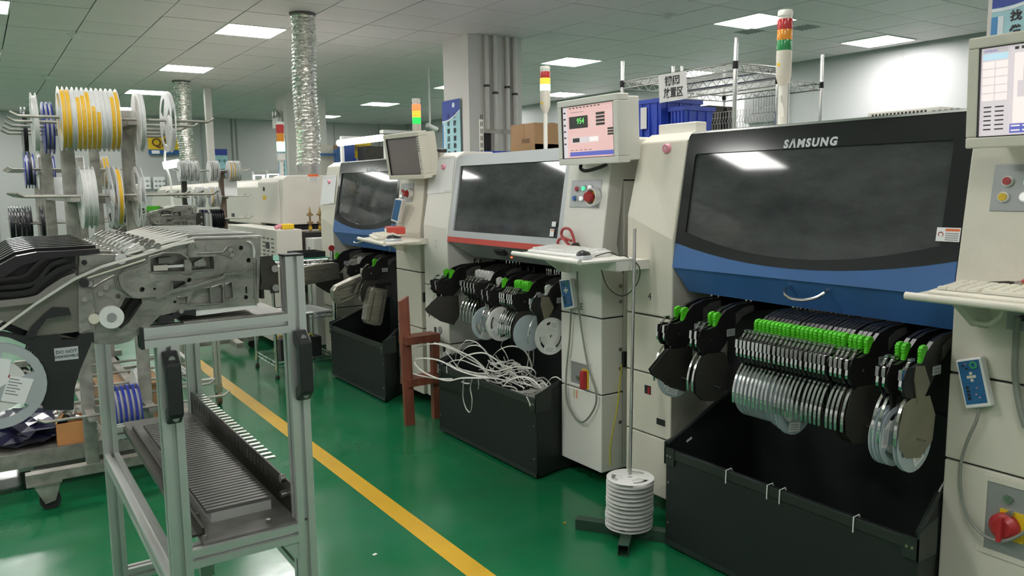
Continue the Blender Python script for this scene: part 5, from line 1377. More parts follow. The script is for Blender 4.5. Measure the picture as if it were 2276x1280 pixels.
def trolley(name, label):
    t = thing(name, ((PX_L+PX_R)/2+.02,(PYF+PYB)/2,0), label, 'trolley')
    yF, yB = PYF+.02, PYB+.02; xl, xr = PX_L+.02, PX_R+.02
    profile(t,(xr,yF,.14),(xr,yF,1.240),name='post'); profile(t,(xl,yF,.14),(xl,yF,1.078),name='post')
    profile(t,(xr,yB,.14),(xr,yB,1.16),name='post'); profile(t,(xl,yB,.14),(xl,yB,1.078),name='post')
    MB().box(xr-.021,yF-.021,1.240,xr+.021,yF+.021,1.244).build('end_cap', BLACKP, t)
    profile(t,(.250,yF,1.098),(xr-.02,yF,1.098),name='crossbar'); MB().box(.244,yF-.021,1.077,.250,yF+.021,1.119).build('end_cap', BLACKP, t)
    profile(t,(.250,yB,1.098),(xr-.02,yB,1.098),name='crossbar')
    profile(t,(xl+.02,yF,.63),(xr-.02,yF,.63),name='crossbar'); profile(t,(xl+.02,yB,.63),(xr-.02,yB,.63),name='crossbar')
    profile(t,(xl,yF+.02,.55),(xl,yB-.02,.55),name='side_rail'); profile(t,(xr,yF+.02,.55),(xr,yB-.02,.55),name='side_rail')
    profile(t,(.30,yF+.05,1.098),(.30,yB-.02,1.098),name='side_rail')
    profile(t,(xl+.02,yF,.16),(xr-.02,yF,.16),name='crossbar'); profile(t,(xl+.02,yB,.16),(xr-.02,yB,.16),name='crossbar')
    profile(t,((xl+xr)/2,yF+.02,.16),((xl+xr)/2,yB-.02,.16),name='bottom_rail')
    # upper plate, feeder stop plates
    MB().box(.325,yF-.012,1.1185,xr-.022,yB,1.1225).build('top_plate', CAST, t)
    bp = MB().box(.490,yF+.022,1.15,.497,yB-.02,1.235).build('stop_plate', DSTEEL, t)
    br = slab([at(x,y,Y=PYF+.012) for x,y in za([(1320,300),(1420,290),(1440,330),(1482,380),(1494,640),(1420,648),(1416,620),(1308,610),(1330,540),(1318,420)])],(0,1,0),.006).build('post_bracket', DSTEEL, t)
    for (x,y) in ((1440,410),(1448,592)):
        p = at(*za([(x,y)])[0],Y=PYF+.012); MB().cyl((p.x,p.y-.012,p.z),(p.x,p.y,p.z),.0075,n=12).build('bracket_bolt', SCREWM, t, smooth=True)
    # lower shelf: plate, rail, ribbed slat block, toothed comb plate
    MB().box(.335,yF-.01,.6505,xr+.012,yB+.01,.655).build('shelf_plate', CASTD, t)
    MB().prism([(.318,.656),(.348,.656),(.348,.672),(.343,.672),(.343,.661),(.323,.661),(.323,.672),(.318,.672)],'y',1.70,2.60).build('shelf_rail', DSTEEL, t)
    MB().box(.3745,1.757,.655,.507,2.55,.676).build('slat_bed', ALU, t)
    s0 = None
    for k in range(44):
        y = 1.760+k*.0180
        if s0 is None:
            s0 = MB().box(.366,y,.676,.511,y+.0125,.684).build('slat', SLATM, t); y00 = y
        else:
            s = s0.copy(); COL.objects.link(s); s.location.y += y-y00
    cbp = MB().box(.536,yF+.03,.655,.540,yB-.02,.727).build('comb_plate', DSTEEL, t)
    t0 = None
    for k in range(25):
        y = 1.90+k*.0315
        if t0 is None: t0 = MB().box(.540,y,.722,.566,y+.013,.727).build('comb_tooth', STEEL, t); y00 = y
        else: s = t0.copy(); COL.objects.link(s); s.location.y += y-y00
    t1 = None
    for k in range(25):
        y = 1.885+k*.0315
        if t1 is None: t1 = MB().box(.5345,y,.690,.5365,y+.004,.712).build('comb_slot', CASTD, t); y11 = y
        else: s = t1.copy(); COL.objects.link(s); s.location.y += y-y11
    for (px,py) in ((636,1068),(638,1104)):
        p = at(px,py,X=.532); MB().cyl((.524,p.y+.02,p.z),(.536,p.y+.02,p.z),.009,n=12).build('comb_bolt', SCREWM, t, smooth=True)
    for (px,py) in ((438,1147),(455,1197),(597,1160)):
        p = at(px,py,Z=.655); MB().cyl((p.x,p.y,.655),(p.x,p.y,.662),.005,n=10).build('shelf_screw', SCREWM, t, smooth=True)
    # black grab handles on the two front posts
    for (x,za_,zb_) in ((xl,.925,1.07),(xr+.002,.930,1.082)):
        h = MB(); y = yF-.02
        h.prism([(y,za_),(y-.012,za_),(y-.040,za_+.022),(y-.040,zb_-.022),(y-.012,zb_),(y,zb_),(y,zb_-.026),(y-.020,zb_-.040),(y-.020,za_+.040),(y,za_+.026)],'x',x-.014,x+.014)
        hh = h.build('grab_handle', BLACKP, t, bevel=.003)
        for z in (za_+.013,zb_-.013): MB().cyl((x,y-.030,z),(x,y-.022,z),.006,n=12).build('handle_bolt', SCREWM, hh, smooth=True)
    # gusset, casters
    MB().prism([(xr-.02,.608),(xr-.055,.608),(xr-.02,.565)],'y',yF-.015,yF+.015).build('gusset', ALU, t)
    for x in (xl,xr):
        for y in (yF,yB):
            c = MB(); c.box(x-.022,y-.02,.085,x+.022,y+.02,.14); c.build('caster_fork', STEEL, t)
            MB().cyl((x-.012,y,.046),(x+.012,y,.046),.046,n=20).build('caster_wheel', mk_cache('caster_brown', (.16,.10,.05), .4), t, smooth=True)
    return t
tr_ = trolley('feeder_trolley', 'aluminium profile feeder trolley with black handles in the left foreground')
# ------------------------------------------------------------------ second trolley further back with a few feeders
TR2 = Proto(tr_); TR2.used = True
o = TR2.put(tuple(Vector(tr_.location)+Vector((.66,3.57,0))), (0,0,0), 'second feeder trolley seen far behind the reel stand', 'trolley')
for k in range(4):
    CF.put((fo.x+.66,FY+3.57+k*PITCH_F,1.104), (0,0,0), '%s cast feeder on the far trolley behind the reel stand' % nth(k), 'feeder', 'cast feeders on the far trolley')
p = at(338,462,Y=5.20)
gl = thing('green_clip', p, 'small green clip on the far trolley feeders', 'clip')
MB().prism([(p.x-.04,p.z-.02),(p.x+.03,p.z-.01),(p.x+.045,p.z+.012),(p.x-.03,p.z+.012)],'y',5.185,5.208).build('clip_body', GREEN, gl)
# ================================================================== REEL RACKS
PLATE_A = make_reel('component_reel', .130, .0170, CLEAR, TAPEWR, .90, solid=False, hubm=WHITEP)
PLATE_Y = make_reel('component_reel', .130, .0170, CLEAR, YELTAPE, .90, solid=False, hubm=WHITEP)
PLATE_E = make_reel('component_reel', .130, .0170, CLEAR, WHITEP, .42, solid=False, hubm=WHITEP)
r_half = thing('component_reel', (0,0,0), 'reel', 'reel')
for s in (-1,1): flange_mb(.130, s*.0085, .0014).build('flange', CLEAR, r_half)
MB().lathe([(.04,-.0075),(.117,-.0075),(.117,.0075),(.04,.0075)],(0,0,0),axis='y',n=28,closed=True).build('tape_roll', TAPEWR, r_half, smooth=True)
MB().ribbon([(.1185*math.cos(a),0,.1185*math.sin(a)) for a in [2.3+3.0*k/16 for k in range(17)]],(0,1,0),.015,.002).build('yellow_tape_end', YELTAPE, r_half)
MB().lathe([(.013,-.0085),(.042,-.0085),(.042,.0085),(.013,.0085)],(0,0,0),axis='y',n=20,closed=True).build('hub', WHITEP, r_half, smooth=True)
PLATE_H = Proto(r_half)
BLUE_A = make_reel('component_reel', .120, .0170, BLUEREEL, TAPEWR, .80, solid=True, ft=.006)
BLACK_A = make_reel('component_reel', .120, .0150, BLACKREEL, TAPEB, .8, solid=True, ft=.003)
SM_C = make_reel('component_reel', .085, .0130, CLEAR, TAPEWR, .7, solid=False)
SM_Y = make_reel('component_reel', .085, .0130, CLEAR, YELTAPE, .85, solid=True)
SM_W = make_reel('component_reel', .085, .0130, WHITEP, TAPEWR, .8, solid=True)
SM_K = make_reel('component_reel', .085, .0120, BLACKREEL, TAPEB, .8, solid=True)
SM_B = make_reel('component_reel', .085, .0120, BLUEREEL, TAPEWR, .8, solid=True)
def hang(pr, x, y, z, label, group=None, R=.13, roll=None):
    """reel hanging on a peg: its bore rests on the rod; discs face along X"""
    return pr.put((x,y,z-R*.10+.006), (0,random.uniform(0,6) if roll is None else roll,math.pi/2), label, 'reel', group)
def peg(root, xa, xb, y, z, tips='lr', r=.0065):
    pts = []
    if 'l' in tips: pts += [(xa-.028,y,z+.016)]
    pts += [(xa,y,z),(xb,y,z)]
    if 'r' in tips: pts += [(xb+.026,y,z+.016)]
    return MB().tube(pts,r,8).build('peg', GALV, root, smooth=True)
# ------------------------------------------------------------------ rack in front
ra_ = thing('reel_rack', (.464,4.4,0), 'galvanised reel rack on casters with pegs both sides, behind the trolley', 'rack')
YA, YB = 3.93, 5.12; XA, XB_ = .347, .585
for y in (YA,YB):
    for x in (XA,XB_):
        MB().box(x-.026,y-.02,.17,x+.026,y+.02,1.735 if x == XB_ else 1.70).build('post', GALV, ra_, bevel=.003)
    MB().box(.085,y-.025,.125,.86,y+.025,.172).build('foot', GALV, ra_, bevel=.003)
    for x in (.16,.79):
        MB().box(x-.075,y-.035,.118,x+.06,y+.035,.126).build('caster_plate', GALV, ra_)
        MB().prism([(x-.05,.12),(x+.055,.12),(x+.03,.04),(x-.01,.03)],'y',y-.028,y-.022).build('caster_fork', GALV, ra_)
        MB().prism([(x-.05,.12),(x+.055,.12),(x+.03,.04),(x-.01,.03)],'y',y+.022,y+.028).build('caster_fork', GALV, ra_)
        MB().cyl((x+.01,y-.018,.042),(x+.01,y+.018,.042),.042,n=18).build('caster_wheel', RUBBER, ra_, smooth=True)
LEVELS = (1.685,1.365,.90,.43)
for z in LEVELS:
    for x in (XA,XB_): MB().box(x-.018,YA-.19,z-.024,x+.018,YA-.02,z-.008).build('rail', GALV, ra_); MB().box(x-.018,YA+.02,z-.024,x+.018,YB-.02,z-.008).build('rail', GALV, ra_)
    MB().box(XA+.026,YA-.012,z-.035,XB_-.026,YA+.012,z-.002).build('tie_plate', GALV, ra_)
ROWS = [3.76+.28*k for k in range(5)]
for z in LEVELS:
    for k,y in enumerate(ROWS): peg(ra_, .170, .895, y, z)
# little chain dangling from the rack
ch = thing('chain', (.37,3.86,.30), 'thin metal chain hanging at the rack post', 'chain')
for k in range(12):
    MB().lathe([(.004,-.001),(.007,-.001),(.007,.001),(.004,.001)],(.372,3.868,.46-k*.015),axis='x' if k%2 else 'y',n=8,closed=True).build('chain_link', STEEL, ch)
y0 = ROWS[0]
kinds = 'YYWHHHHHWWHY'
for i,kd in enumerate(kinds):
    x = at(138+i*10.6,272,Y=y0).x
    hang({'Y':PLATE_Y,'W':PLATE_A,'H':PLATE_H}[kd], x, y0, LEVELS[0], '%s reel from left in the big top stack, %s' % (nth(i), {'Y':'filled with yellow tape','W':'filled with white tape','H':'half yellow, half white'}[kd]), 'big reels stacked on the top peg', roll=[0,0,0,-.1,0,.25,-.45,-.65,0,0,0,0][i])
x = at(308,275,Y=y0).x; hang(PLATE_A, x, y0, LEVELS[0], 'clear reel alone just right of the rack post, top peg'); 
x = at(374,285,Y=y0).x; hang(PLATE_E, x, y0, LEVELS[0], 'empty clear spoked reel at the right end of the top peg')
for i,px in enumerate((184,194,204)): hang(PLATE_A, at(px,437,Y=y0).x, y0, LEVELS[1], '%s of three clear reels on the second peg' % ('left','middle','right')[i], None)
hang(PLATE_E, at(248,437,Y=y0).x, y0, LEVELS[1], 'clear reel left of the yellow one on the second peg')
hang(PLATE_Y, at(260,437,Y=y0).x, y0, LEVELS[1], 'clear reel with yellow tape on the second peg')
hang(PLATE_E, at(308,440,Y=y0).x, y0, LEVELS[1], 'clear reel right of the rack post on the second peg')
hang(PLATE_A, at(79,294,Y=ROWS[1]).x, ROWS[1], LEVELS[0], 'lone pale reel near the left tips of the top pegs')
for i,px in enumerate((103,112)): hang(BLUE_A, at(px,300,Y=ROWS[2]).x, ROWS[2], LEVELS[0], '%s blue reel behind the big stack on the top pegs' % ('left','right')[i])
hang(BLACK_A, at(55,303,Y=ROWS[3]).x, ROWS[3], LEVELS[0], 'thin dark reel at far left of the top pegs')
for i,px in enumerate((254,265,277,289,301)):
    hang(BLUE_A, at(px,895,Y=y0).x, y0, LEVELS[3], '%s blue reel from the left on the bottom peg' % nth(i), 'blue reels on the bottom peg', .12)
for i,px in enumerate((268,280)): hang(BLUE_A, at(px,800,Y=ROWS[2]).x, ROWS[2], LEVELS[2]-.22+.22, '%s blue reel half hidden under the trolley bar' % ('left','right')[i], None, .12)
for i,px in enumerate((300,306)): hang(PLATE_A, at(px,830,Y=ROWS[1]).x, ROWS[1], LEVELS[3]+.0, '%s white reel behind the blue ones on the bottom pegs' % ('left','right')[i])
# ------------------------------------------------------------------ platform cart under the rack, with cartons and a dark bag
pc = thing('platform_cart', (.30,4.55,0), 'low dusty platform cart on casters behind the reel rack', 'cart')
MB().box(-.25,4.17,.15,.90,4.98,.195).build('deck', GALV, pc, bevel=.004)
MB().box(-.25,4.162,.13,.90,4.17,.2).build('deck_edge', GALV, pc)
for x in (.10,.78):
    for y in (4.27,4.88):
        MB().box(x-.03,y-.03,.09,x+.03,y+.03,.15).build('caster_fork', STEEL, pc); MB().cyl((x-.015,y,.045),(x+.015,y,.045),.045,n=16).build('caster_wheel', RUBBER, pc, smooth=True)
MB().tube([(.86,4.2,.19),(.86,4.2,.5),(.86,4.95,.5),(.86,4.95,.19)],.012,8).build('push_bar', STEEL, pc, smooth=True)
a = at(128,985,Y=4.2); b = at(192,935,Y=4.2)
bx = thing('open_carton', (.30,4.28,.195), 'small open orange-brown carton on the platform cart', 'box')
MB().box(a.x,4.2,.196,b.x,4.205,.30).build('front_wall', ORANGEC, bx); MB().box(a.x,4.205,.196,a.x+.004,4.36,.30).build('side_wall', ORANGEC, bx); MB().box(b.x-.004,4.205,.196,b.x,4.36,.30).build('side_wall', ORANGEC, bx); MB().box(a.x,4.36,.196,b.x,4.365,.30).build('back_wall', ORANGEC, bx)
MB().add([(a.x,4.2,.30),(a.x,4.36,.30),(a.x+.035,4.36,.345),(a.x+.035,4.2,.345)],[(0,1,2,3)]).build('flap', ORANGEC, bx)
def crumple(name, mat, c, s, seed, label, cat, amp=.25):
    rg = random.Random(seed); bm = bmesh.new(); bmesh.ops.create_icosphere(bm, subdivisions=3, radius=1)
    for v in bm.verts:
        k = 1+rg.uniform(-amp,amp); v.co = Vector((v.co.x*s[0]*k, v.co.y*s[1]*k, max(-s[2]*.9,v.co.z*s[2]*k)))
    me = bpy.data.meshes.new(name); bm.to_mesh(me); bm.free(); me.materials.append(mat)
    o = bpy.data.objects.new(name, me); COL.objects.link(o); o.location = c; ORG[o.name] = Vector(c)
    return tag(o, label, cat)
BAGM = mk('dark_bag_film', (.012,.012,.035), .18, var=.3, scale=6); FOILB = mk('silver_bag', (.55,.54,.52), .22, .9, var=.2, scale=20)
crumple('plastic_bag', BAGM, (.12,4.42,.262), (.20,.20,.075), 3, 'crumpled dark blue plastic bag on the platform cart', 'bag')
crumple('foil_bag', FOILB, (.285,4.27,.335), (.05,.05,.035), 4, 'small crumpled silver foil bag in the carton', 'bag', .35)
b2 = thing('carton', (.56,4.5,.195), 'brown carton behind the blue reels on the platform cart', 'box')
MB().box(.44,4.35,.196,.74,4.68,.402).build('walls', CARD, b2, bevel=.003); MB().box(.57,4.349,.196,.61,4.681,.403).build('tape', mk_cache('brown_tape',(.30,.17,.07),.4), b2)
# ------------------------------------------------------------------ second rack farther left
rb_ = thing('reel_rack', (.45,6.5,0), 'dark reel rack with black and blue reels behind the left pegs', 'rack')
for y in (6.25,6.95):
    for x in (.40,.62): MB().box(x-.022,y-.022,.1,x+.022,y+.022,1.62).build('post', GALV, rb_, bevel=.003)
    MB().box(.15,y-.025,.08,.88,y+.025,.125).build('foot', GALV, rb_)
    for x in (.2,.82): MB().cyl((x,y-.015,.04),(x,y+.015,.04),.04,n=14).build('caster_wheel', RUBBER, rb_, smooth=True)
LB = (1.535,1.18,.80)
for z in LB:
    for x in (.40,.62): MB().box(x-.016,6.1,z-.022,x+.016,6.95,z-.008).build('rail', GALV, rb_)
    for y in (6.1,6.38,6.66,6.94): peg(rb_, .22, .86, y, z, r=.006)
for i,(px,row,kd) in enumerate(((59,6.1,'B'),(66,6.1,'K'),(72,6.38,'B'),(87,6.66,'W'),(92,6.66,'W'),(97,6.66,'W'),(106,6.1,'K'),(111,6.38,'B'),(117,6.66,'B'))):
    hang({'B':BLUE_A,'K':BLACK_A,'W':PLATE_A}[kd], at(px,382,Y=row).x, row, LB[0], '%s reel from the left on the upper peg of the far left rack' % nth(i), 'reels on the far left rack', .12)
for i,(px,row) in enumerate(((24,6.1),(30,6.38),(37,6.1),(44,6.38),(50,6.1),(55,6.38),(61,6.1),(67,6.38),(93,6.1),(115,6.1))):
    hang(BLACK_A, at(px,490,Y=row).x, row, LB[1], '%s black reel from the left on the lower peg of the far left rack' % nth(i), 'black reels on the far left rack', .12)
for i,(px,py) in enumerate(((207,372),(214,376),(229,376),(236,378))):
    hang(PLATE_Y if i != 1 else PLATE_A, at(px,py,Y=6.94).x, 6.94, LB[0], '%s of four slim yellow and white reels seen between the front posts' % nth(i), None)
for i in range(4): hang(PLATE_A, at(162+i*7,378,Y=6.94).x, 6.94, LB[0], '%s of four pale reels just right of the left rack post' % nth(i), None)
for (px,py,w,h) in ((127,420,.10,.16),(130,470,.10,.16)):
    p = at(px,py,Y=6.22); pp = thing('paper_card', p, 'white card hung on the far left rack, %s one' % ('upper' if py == 420 else 'lower'), 'paper')
    MB().box(p.x-w/2,6.215,p.z-h/2,p.x+w/2,6.218,p.z+h/2).build('card', PAPER, pp)
# ------------------------------------------------------------------ small rack beside the oven
pcx = 1.752
rk = thing('reel_rack', (pcx,7.0,0), 'slim reel rack with paper tag beside the oven', 'rack')
MB().box(pcx-.024,6.98,.1,pcx+.024,7.02,1.56).build('post', mk_cache('rust_post',(.20,.14,.11),.6), rk); MB().box(pcx-.30,7.10,.1,pcx-.26,7.14,1.50).build('post', DSTEEL, rk)
MB().box(1.36,6.96,.07,1.98,7.04,.11).build('foot', GALV, rk); MB().box(pcx-.03,6.7,.07,pcx+.03,7.4,.11).build('foot', GALV, rk)
for x in (1.42,1.93): MB().cyl((x,6.985,.035),(x,7.015,.035),.035,n=12).build('caster_wheel', RUBBER, rk, smooth=True)
LC = (1.545,1.33,1.145)
for z in LC:
    MB().box(pcx-.02,6.9,z-.02,pcx+.02,7.3,z-.008).build('rail', DSTEEL, rk)
    for y in (6.93,7.12): peg(rk, 1.40, 1.95, y, z, r=.0055)
def smalls(lst, row, z, lab, grp):
    for i,(px,kd) in enumerate(lst): hang({'C':SM_C,'Y':SM_Y,'W':SM_W,'K':SM_K,'B':SM_B}[kd], at(px,430,Y=row).x, row, z, '%s reel from the left on the %s peg of the slim rack' % (nth(i),lab), grp, .085)
smalls([(402,'C'),(408,'C'),(414,'C'),(424,'C'),(429,'C'),(440,'W'),(469,'W'),(477,'W'),(485,'C')]+[(512+i*4,'Y' if i in (0,2) else 'W') for i in range(6)], 6.93, LC[0], 'top', 'pale reels on the slim rack')
smalls([(422,'C'),(438,'C'),(445,'C'),(450,'C'),(468,'Y'),(474,'C'),(484,'C')], 6.93, LC[1], 'middle', 'middle peg reels on the slim rack')
smalls([(433,'W'),(444,'K'),(449,'B'),(454,'K'),(459,'W'),(464,'K'),(469,'K'),(474,'K'),(479,'K'),(484,'K'),(489,'K')], 6.93, LC[2], 'bottom', 'dark reels on the slim rack')
p0, p1 = at(497,397,Y=6.95), at(528,438,Y=6.95)
MB().box(p0.x,6.945,p1.z,p1.x,6.948,p0.z).build('paper_tag', PAPER, rk)
# ================================================================== OVEN AND BACKGROUND
ov = thing('reflow_oven', (2.7,9.9,0), 'long cream reflow oven with foil ducts behind the machines', 'oven')
MB().prism([(2.25,1.07),(2.25,1.47),(2.30,1.505),(3.3,1.505),(3.3,1.07)],'y',6.94,7.30).build('end_hood', OVENW, ov, bevel=.008)
MB().prism([(2.235,1.07),(2.235,1.45),(2.27,1.49),(2.5,1.49),(2.5,1.07)],'y',7.02,7.62).build('hood_door', OVENW, ov, bevel=.01)
MB().prism([(2.25,1.05),(2.25,1.41),(2.30,1.46),(3.3,1.52),(3.3,1.05)],'y',7.64,10.2).build('hood_panel', OVENW, ov, bevel=.01)
MB().prism([(2.25,1.05),(2.25,1.40),(2.30,1.45),(3.3,1.52),(3.3,1.05)],'y',10.22,12.6).build('hood_panel', OVENW, ov, bevel=.01)
MB().add([(2.25,12.6,1.05),(3.3,12.6,1.05),(3.3,12.6,1.52),(2.25,12.6,1.42),(2.25,13.2,1.05),(3.3,13.2,1.05),(3.3,13.2,1.35),(2.25,13.2,1.25)],[(0,1,2,3),(7,6,5,4),(0,4,5,1),(1,5,6,2),(2,6,7,3),(3,7,4,0)]).build('hood_end', OVENW, ov)
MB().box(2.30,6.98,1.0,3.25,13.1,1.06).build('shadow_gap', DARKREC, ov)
MB().box(2.22,7.9,.08,3.3,13.1,1.02).build('base', OVENW, ov, bevel=.01)
en = MB().box(2.012,6.42,.10,2.225,7.88,1.055).build('entry_cabinet', OVENW, ov, bevel=.005)
MB().box(2.225,6.75,.10,2.95,7.88,1.02).build('entry_base', OVENW, ov)
for r in range(5):
    for c in range(4):
        if (r,c) == (2,1): continue
        MB().box(2.0105,6.50+c*.12,.83+r*.035,2.0125,6.50+c*.12+.07,.842+r*.035).build('vent_slot', CASTD, en)
MB().box(2.0095,6.62,.89,2.0125,6.72,.945).build('switch', BLACKP, en)
for y in (8.55,9.3):
    MB().box(2.243,y,1.09,2.25,y+.10,1.14).build('hood_latch', BLACKP, ov)
p = at(587,420,X=2.235); MB().lathe([(.02,2.236),(.02,2.228),(.0001,2.228)],(0,p.y,p.z),axis='x',n=12).build('door_lock', BLACKP, ov)
MB().box(2.232,p.y-.05,p.z-.10,2.236,p.y+.05,p.z-.06).build('door_label', YELLOWP, ov)
a, b = at(684,387,Y=6.936), at(708,403,Y=6.936)
wl = MB().box(a.x,6.936,b.z,b.x,6.94,a.z).build('warning_label', PAPER, ov); MB().box(a.x,6.934,a.z-.022,b.x,6.936,a.z).build('label_strip', ORANGEL, ov)
for k in range(3): MB().box(a.x+.01,6.934,b.z+.008+k*.011,b.x-.01,6.936,b.z+.012+k*.011).build('label_print', GREYINK, ov)
a = at(638,503,Y=6.5)
MB().box(a.x-.05,6.46,1.055,a.x+.05,6.54,1.10).build('yellow_cap', YELLOWP, ov, bevel=.01); MB().cyl((a.x-.10,6.5,1.07),(a.x-.05,6.5,1.085),.018,n=10).build('pink_knob', PINK, ov)
# two brass regulators on the conveyor end
for px in (690,712):
    p = at(px,508,Y=6.72); rg = thing('brass_regulator', (p.x,6.72,1.02), '%s brass regulator on the oven entry' % ('left' if px == 690 else 'right'), 'valve')
    BR = mk_cache('brass', (.42,.29,.14), .35, .8)
    MB().lathe([(.012,1.02),(.012,1.08),(.028,1.085),(.028,1.10),(.008,1.105),(.008,1.15),(.03,1.155),(.03,1.165),(.012,1.18),(.005,1.22),(.0001,1.235)],(p.x,6.72,0),n=14).build('spindle', BR, rg, smooth=True)
    MB().lathe([(.016,1.035),(.016,1.06)],(p.x,6.72,0),n=12).build('band', YELLOWP, rg)
MB().box(2.30,6.48,.50,2.62,6.72,1.02).build('conveyor_end', BLACKM, ov)
MB().box(2.26,6.25,.10,2.62,6.45,.98).build('side_cabinet', WHITEM, ov)
# oven signal tower
p = at(623,290,Y=7.5)
tp = thing('signal_tower', (2.30,7.5,1.49), 'small signal tower with lit green lens on the oven', 'lamp')
xx = at(623,300,Y=7.5).x
z0, z1, z2, z3 = (at(623,y,Y=7.5).z for y in (348,325,307,288)); zt = at(620,262,Y=7.5).z
MB().cyl((xx,7.5,1.40),(xx,7.5,z0-.03),.018,n=12).build('pole', WHITEP, tp, smooth=True)
MB().lathe([(.02,z0-.05),(.04,z0-.03),(.04,z0+.03)],(xx,7.5,0),n=16).build('housing', WHITEP, tp, smooth=True)
zc_ = at(623,336,Y=7.5).z
for (za_,zb_,m) in ((zc_,zc_+.085,LENS_GL),(zc_+.088,zc_+.165,LENS_A),(zc_+.168,zc_+.245,LENS_R)): MB().lathe([(.038,za_),(.038,zb_)],(xx,7.5,0),n=16).build('lens', m, tp, smooth=True)
MB().lathe([(.038,zc_+.246),(.038,zc_+.27),(.0001,zc_+.275)],(xx,7.5,0),n=16).build('cap', WHITEP, tp, smooth=True)
# twin-head emergency lamp on the far column
p = at(619,265,X=4.49); el = thing('emergency_lamp', (4.45,p.y,p.z-.1), 'white emergency lamp with two round heads on the far column', 'lamp')
MB().box(4.42,p.y-.14,p.z-.16,4.508,p.y+.14,p.z+.02).build('case', WHITEP, el, bevel=.01)
for s in (-1,1): MB().lathe([(.02,4.47),(.06,4.44),(.065,4.41),(.0001,4.40)],(0,p.y+s*.08,p.z+.09),axis='x',n=14).build('lamp_head', STEEL, el, smooth=True); MB().cyl((4.46,p.y+s*.08,p.z+.01),(4.46,p.y+s*.08,p.z+.09),.012,n=8).build('stem', WHITEP, el)
banner(4.506, 13.62, 14.02, 1.55, 2.30, 'narrow slogan banner on the far column behind the duct', [(13.74,2.08,.07,'宁愿事前检查'),(13.88,2.08,.07,'不可事后返工')])
# ------------------------------------------------------------------ chrome wire cart beside the oven
WIRE = CHROME
def wire_shelf(root, xa, ya, xb, yb, z, n, name='wire_shelf', dep=.03, r=.0028, mat=None):
    """one chrome shelf: double rim with zig-zag truss and deck wires"""
    m = MB(); mt = mat or WIRE
    for zz in (z,z-dep):
        m.tube([(xa,ya,zz),(xb,ya,zz),(xb,yb,zz),(xa,yb,zz)],r*1.3,6,closed=True)
    for (p,q) in (((xa,ya),(xb,ya)),((xb,ya),(xb,yb)),((xb,yb),(xa,yb)),((xa,yb),(xa,ya))):
        L = math.dist(p,q); k = max(4,int(L/.045)); pts = [(p[0]+(q[0]-p[0])*i/k,p[1]+(q[1]-p[1])*i/k,z if i%2 else z-dep) for i in range(k+1)]
        m.tube(pts,r*.8,4)
    if xb-xa < yb-ya:
        for i in range(n): y = ya+(yb-ya)*(i+.5)/n; m.tube([(xa,y,z+.002),(xb,y,z+.002)],r*.7,4)
    else:
        for i in range(n): x = xa+(xb-xa)*(i+.5)/n; m.tube([(x,ya,z+.002),(x,yb,z+.002)],r*.7,4)
    return m.build(name, mt, root, fix=False)
wc = thing('wire_cart', (1.97,5.95,0), 'chrome wire cart with green top mat left of the farthest machine', 'cart')
XA_,XB2,YA_,YB2 = 1.74,2.20,5.70,6.20
for x in (XA_,XB2):
    for y in (YA_,YB2):
        MB().cyl((x,y,.03),(x,y,.92),.0125,n=12).build('post', CHROME, wc, smooth=True)
        MB().lathe([(.016,0),(.018,.01),(.009,.03)],(x,y,0),n=12).build('levelling_foot', DSTEEL, wc, smooth=True)
for z in (.86,.455,.12): wire_shelf(wc, XA_,YA_,XB2,YB2, z, 16)
MB().box(XA_+.01,YA_+.01,.866,XB2-.01,YB2-.01,.871).build('green_mat', mk_cache('green_mat',(.03,.22,.14),.5), wc)
tt = thing('component_tray', (2.06,5.86,.871), 'shallow black plastic tray on the green mat of the wire cart', 'tray')
MB().box(1.95,5.76,.872,2.17,5.98,.879).build('base', BLACKP, tt)
for (a,b,c,d) in ((1.95,5.76,2.17,5.77),(1.95,5.97,2.17,5.98),(1.95,5.77,1.96,5.97),(2.16,5.77,2.17,5.97)): MB().box(a,b,.879,c,d,.915).build('wall', BLACKP, tt)
rng = random.Random(8)
for k in range(14): MB().cbox((rng.uniform(1.98,2.14),rng.uniform(5.80,5.94),.885),(.022,.016,.01),Matrix.Rotation(rng.uniform(0,3),3,'Z')).build('small_part', STEEL, tt)
pp = thing('paper_stack', (2.03,5.9,.458), 'white papers on the middle shelf of the wire cart', 'paper')
MB().cbox((2.03,5.92,.462),(.30,.38,.006),Matrix.Rotation(.1,3,'Z')).build('sheet', PAPER, pp); MB().cbox((1.96,5.84,.468),(.21,.297,.004),Matrix.Rotation(-.25,3,'Z')).build('sheet', PAPER, pp)
def battery(c, s, label):
    t = thing('battery_box', c, label, 'box'); x,y,z = c
    MB().box(x-s[0]/2,y-s[1]/2,z,x+s[0]/2,y+s[1]/2,z+s[2]).build('case', BLACKP, t, bevel=.005)
    MB().box(x-s[0]/2-.002,y-s[1]*.3,z+s[2]*.3,x-s[0]/2,y+s[1]*.3,z+s[2]*.7).build('label', CASTD, t)
    MB().tube(catmull([(x-.02,y-.04,z+s[2]),(x-.05,y-.06,z+s[2]+.03),(x-.09,y-.06,z+s[2]*.6),(x-.075,y-.05,z+.04)],4),.004,6).build('lead', YELLOWP, t, smooth=True)
battery((1.83,5.80,.126),(.10,.17,.16),'black box with yellow lead on the bottom shelf of the wire cart')
battery((2.06,5.79,.126),(.08,.12,.15),'black box on the right of the wire cart bottom shelf')
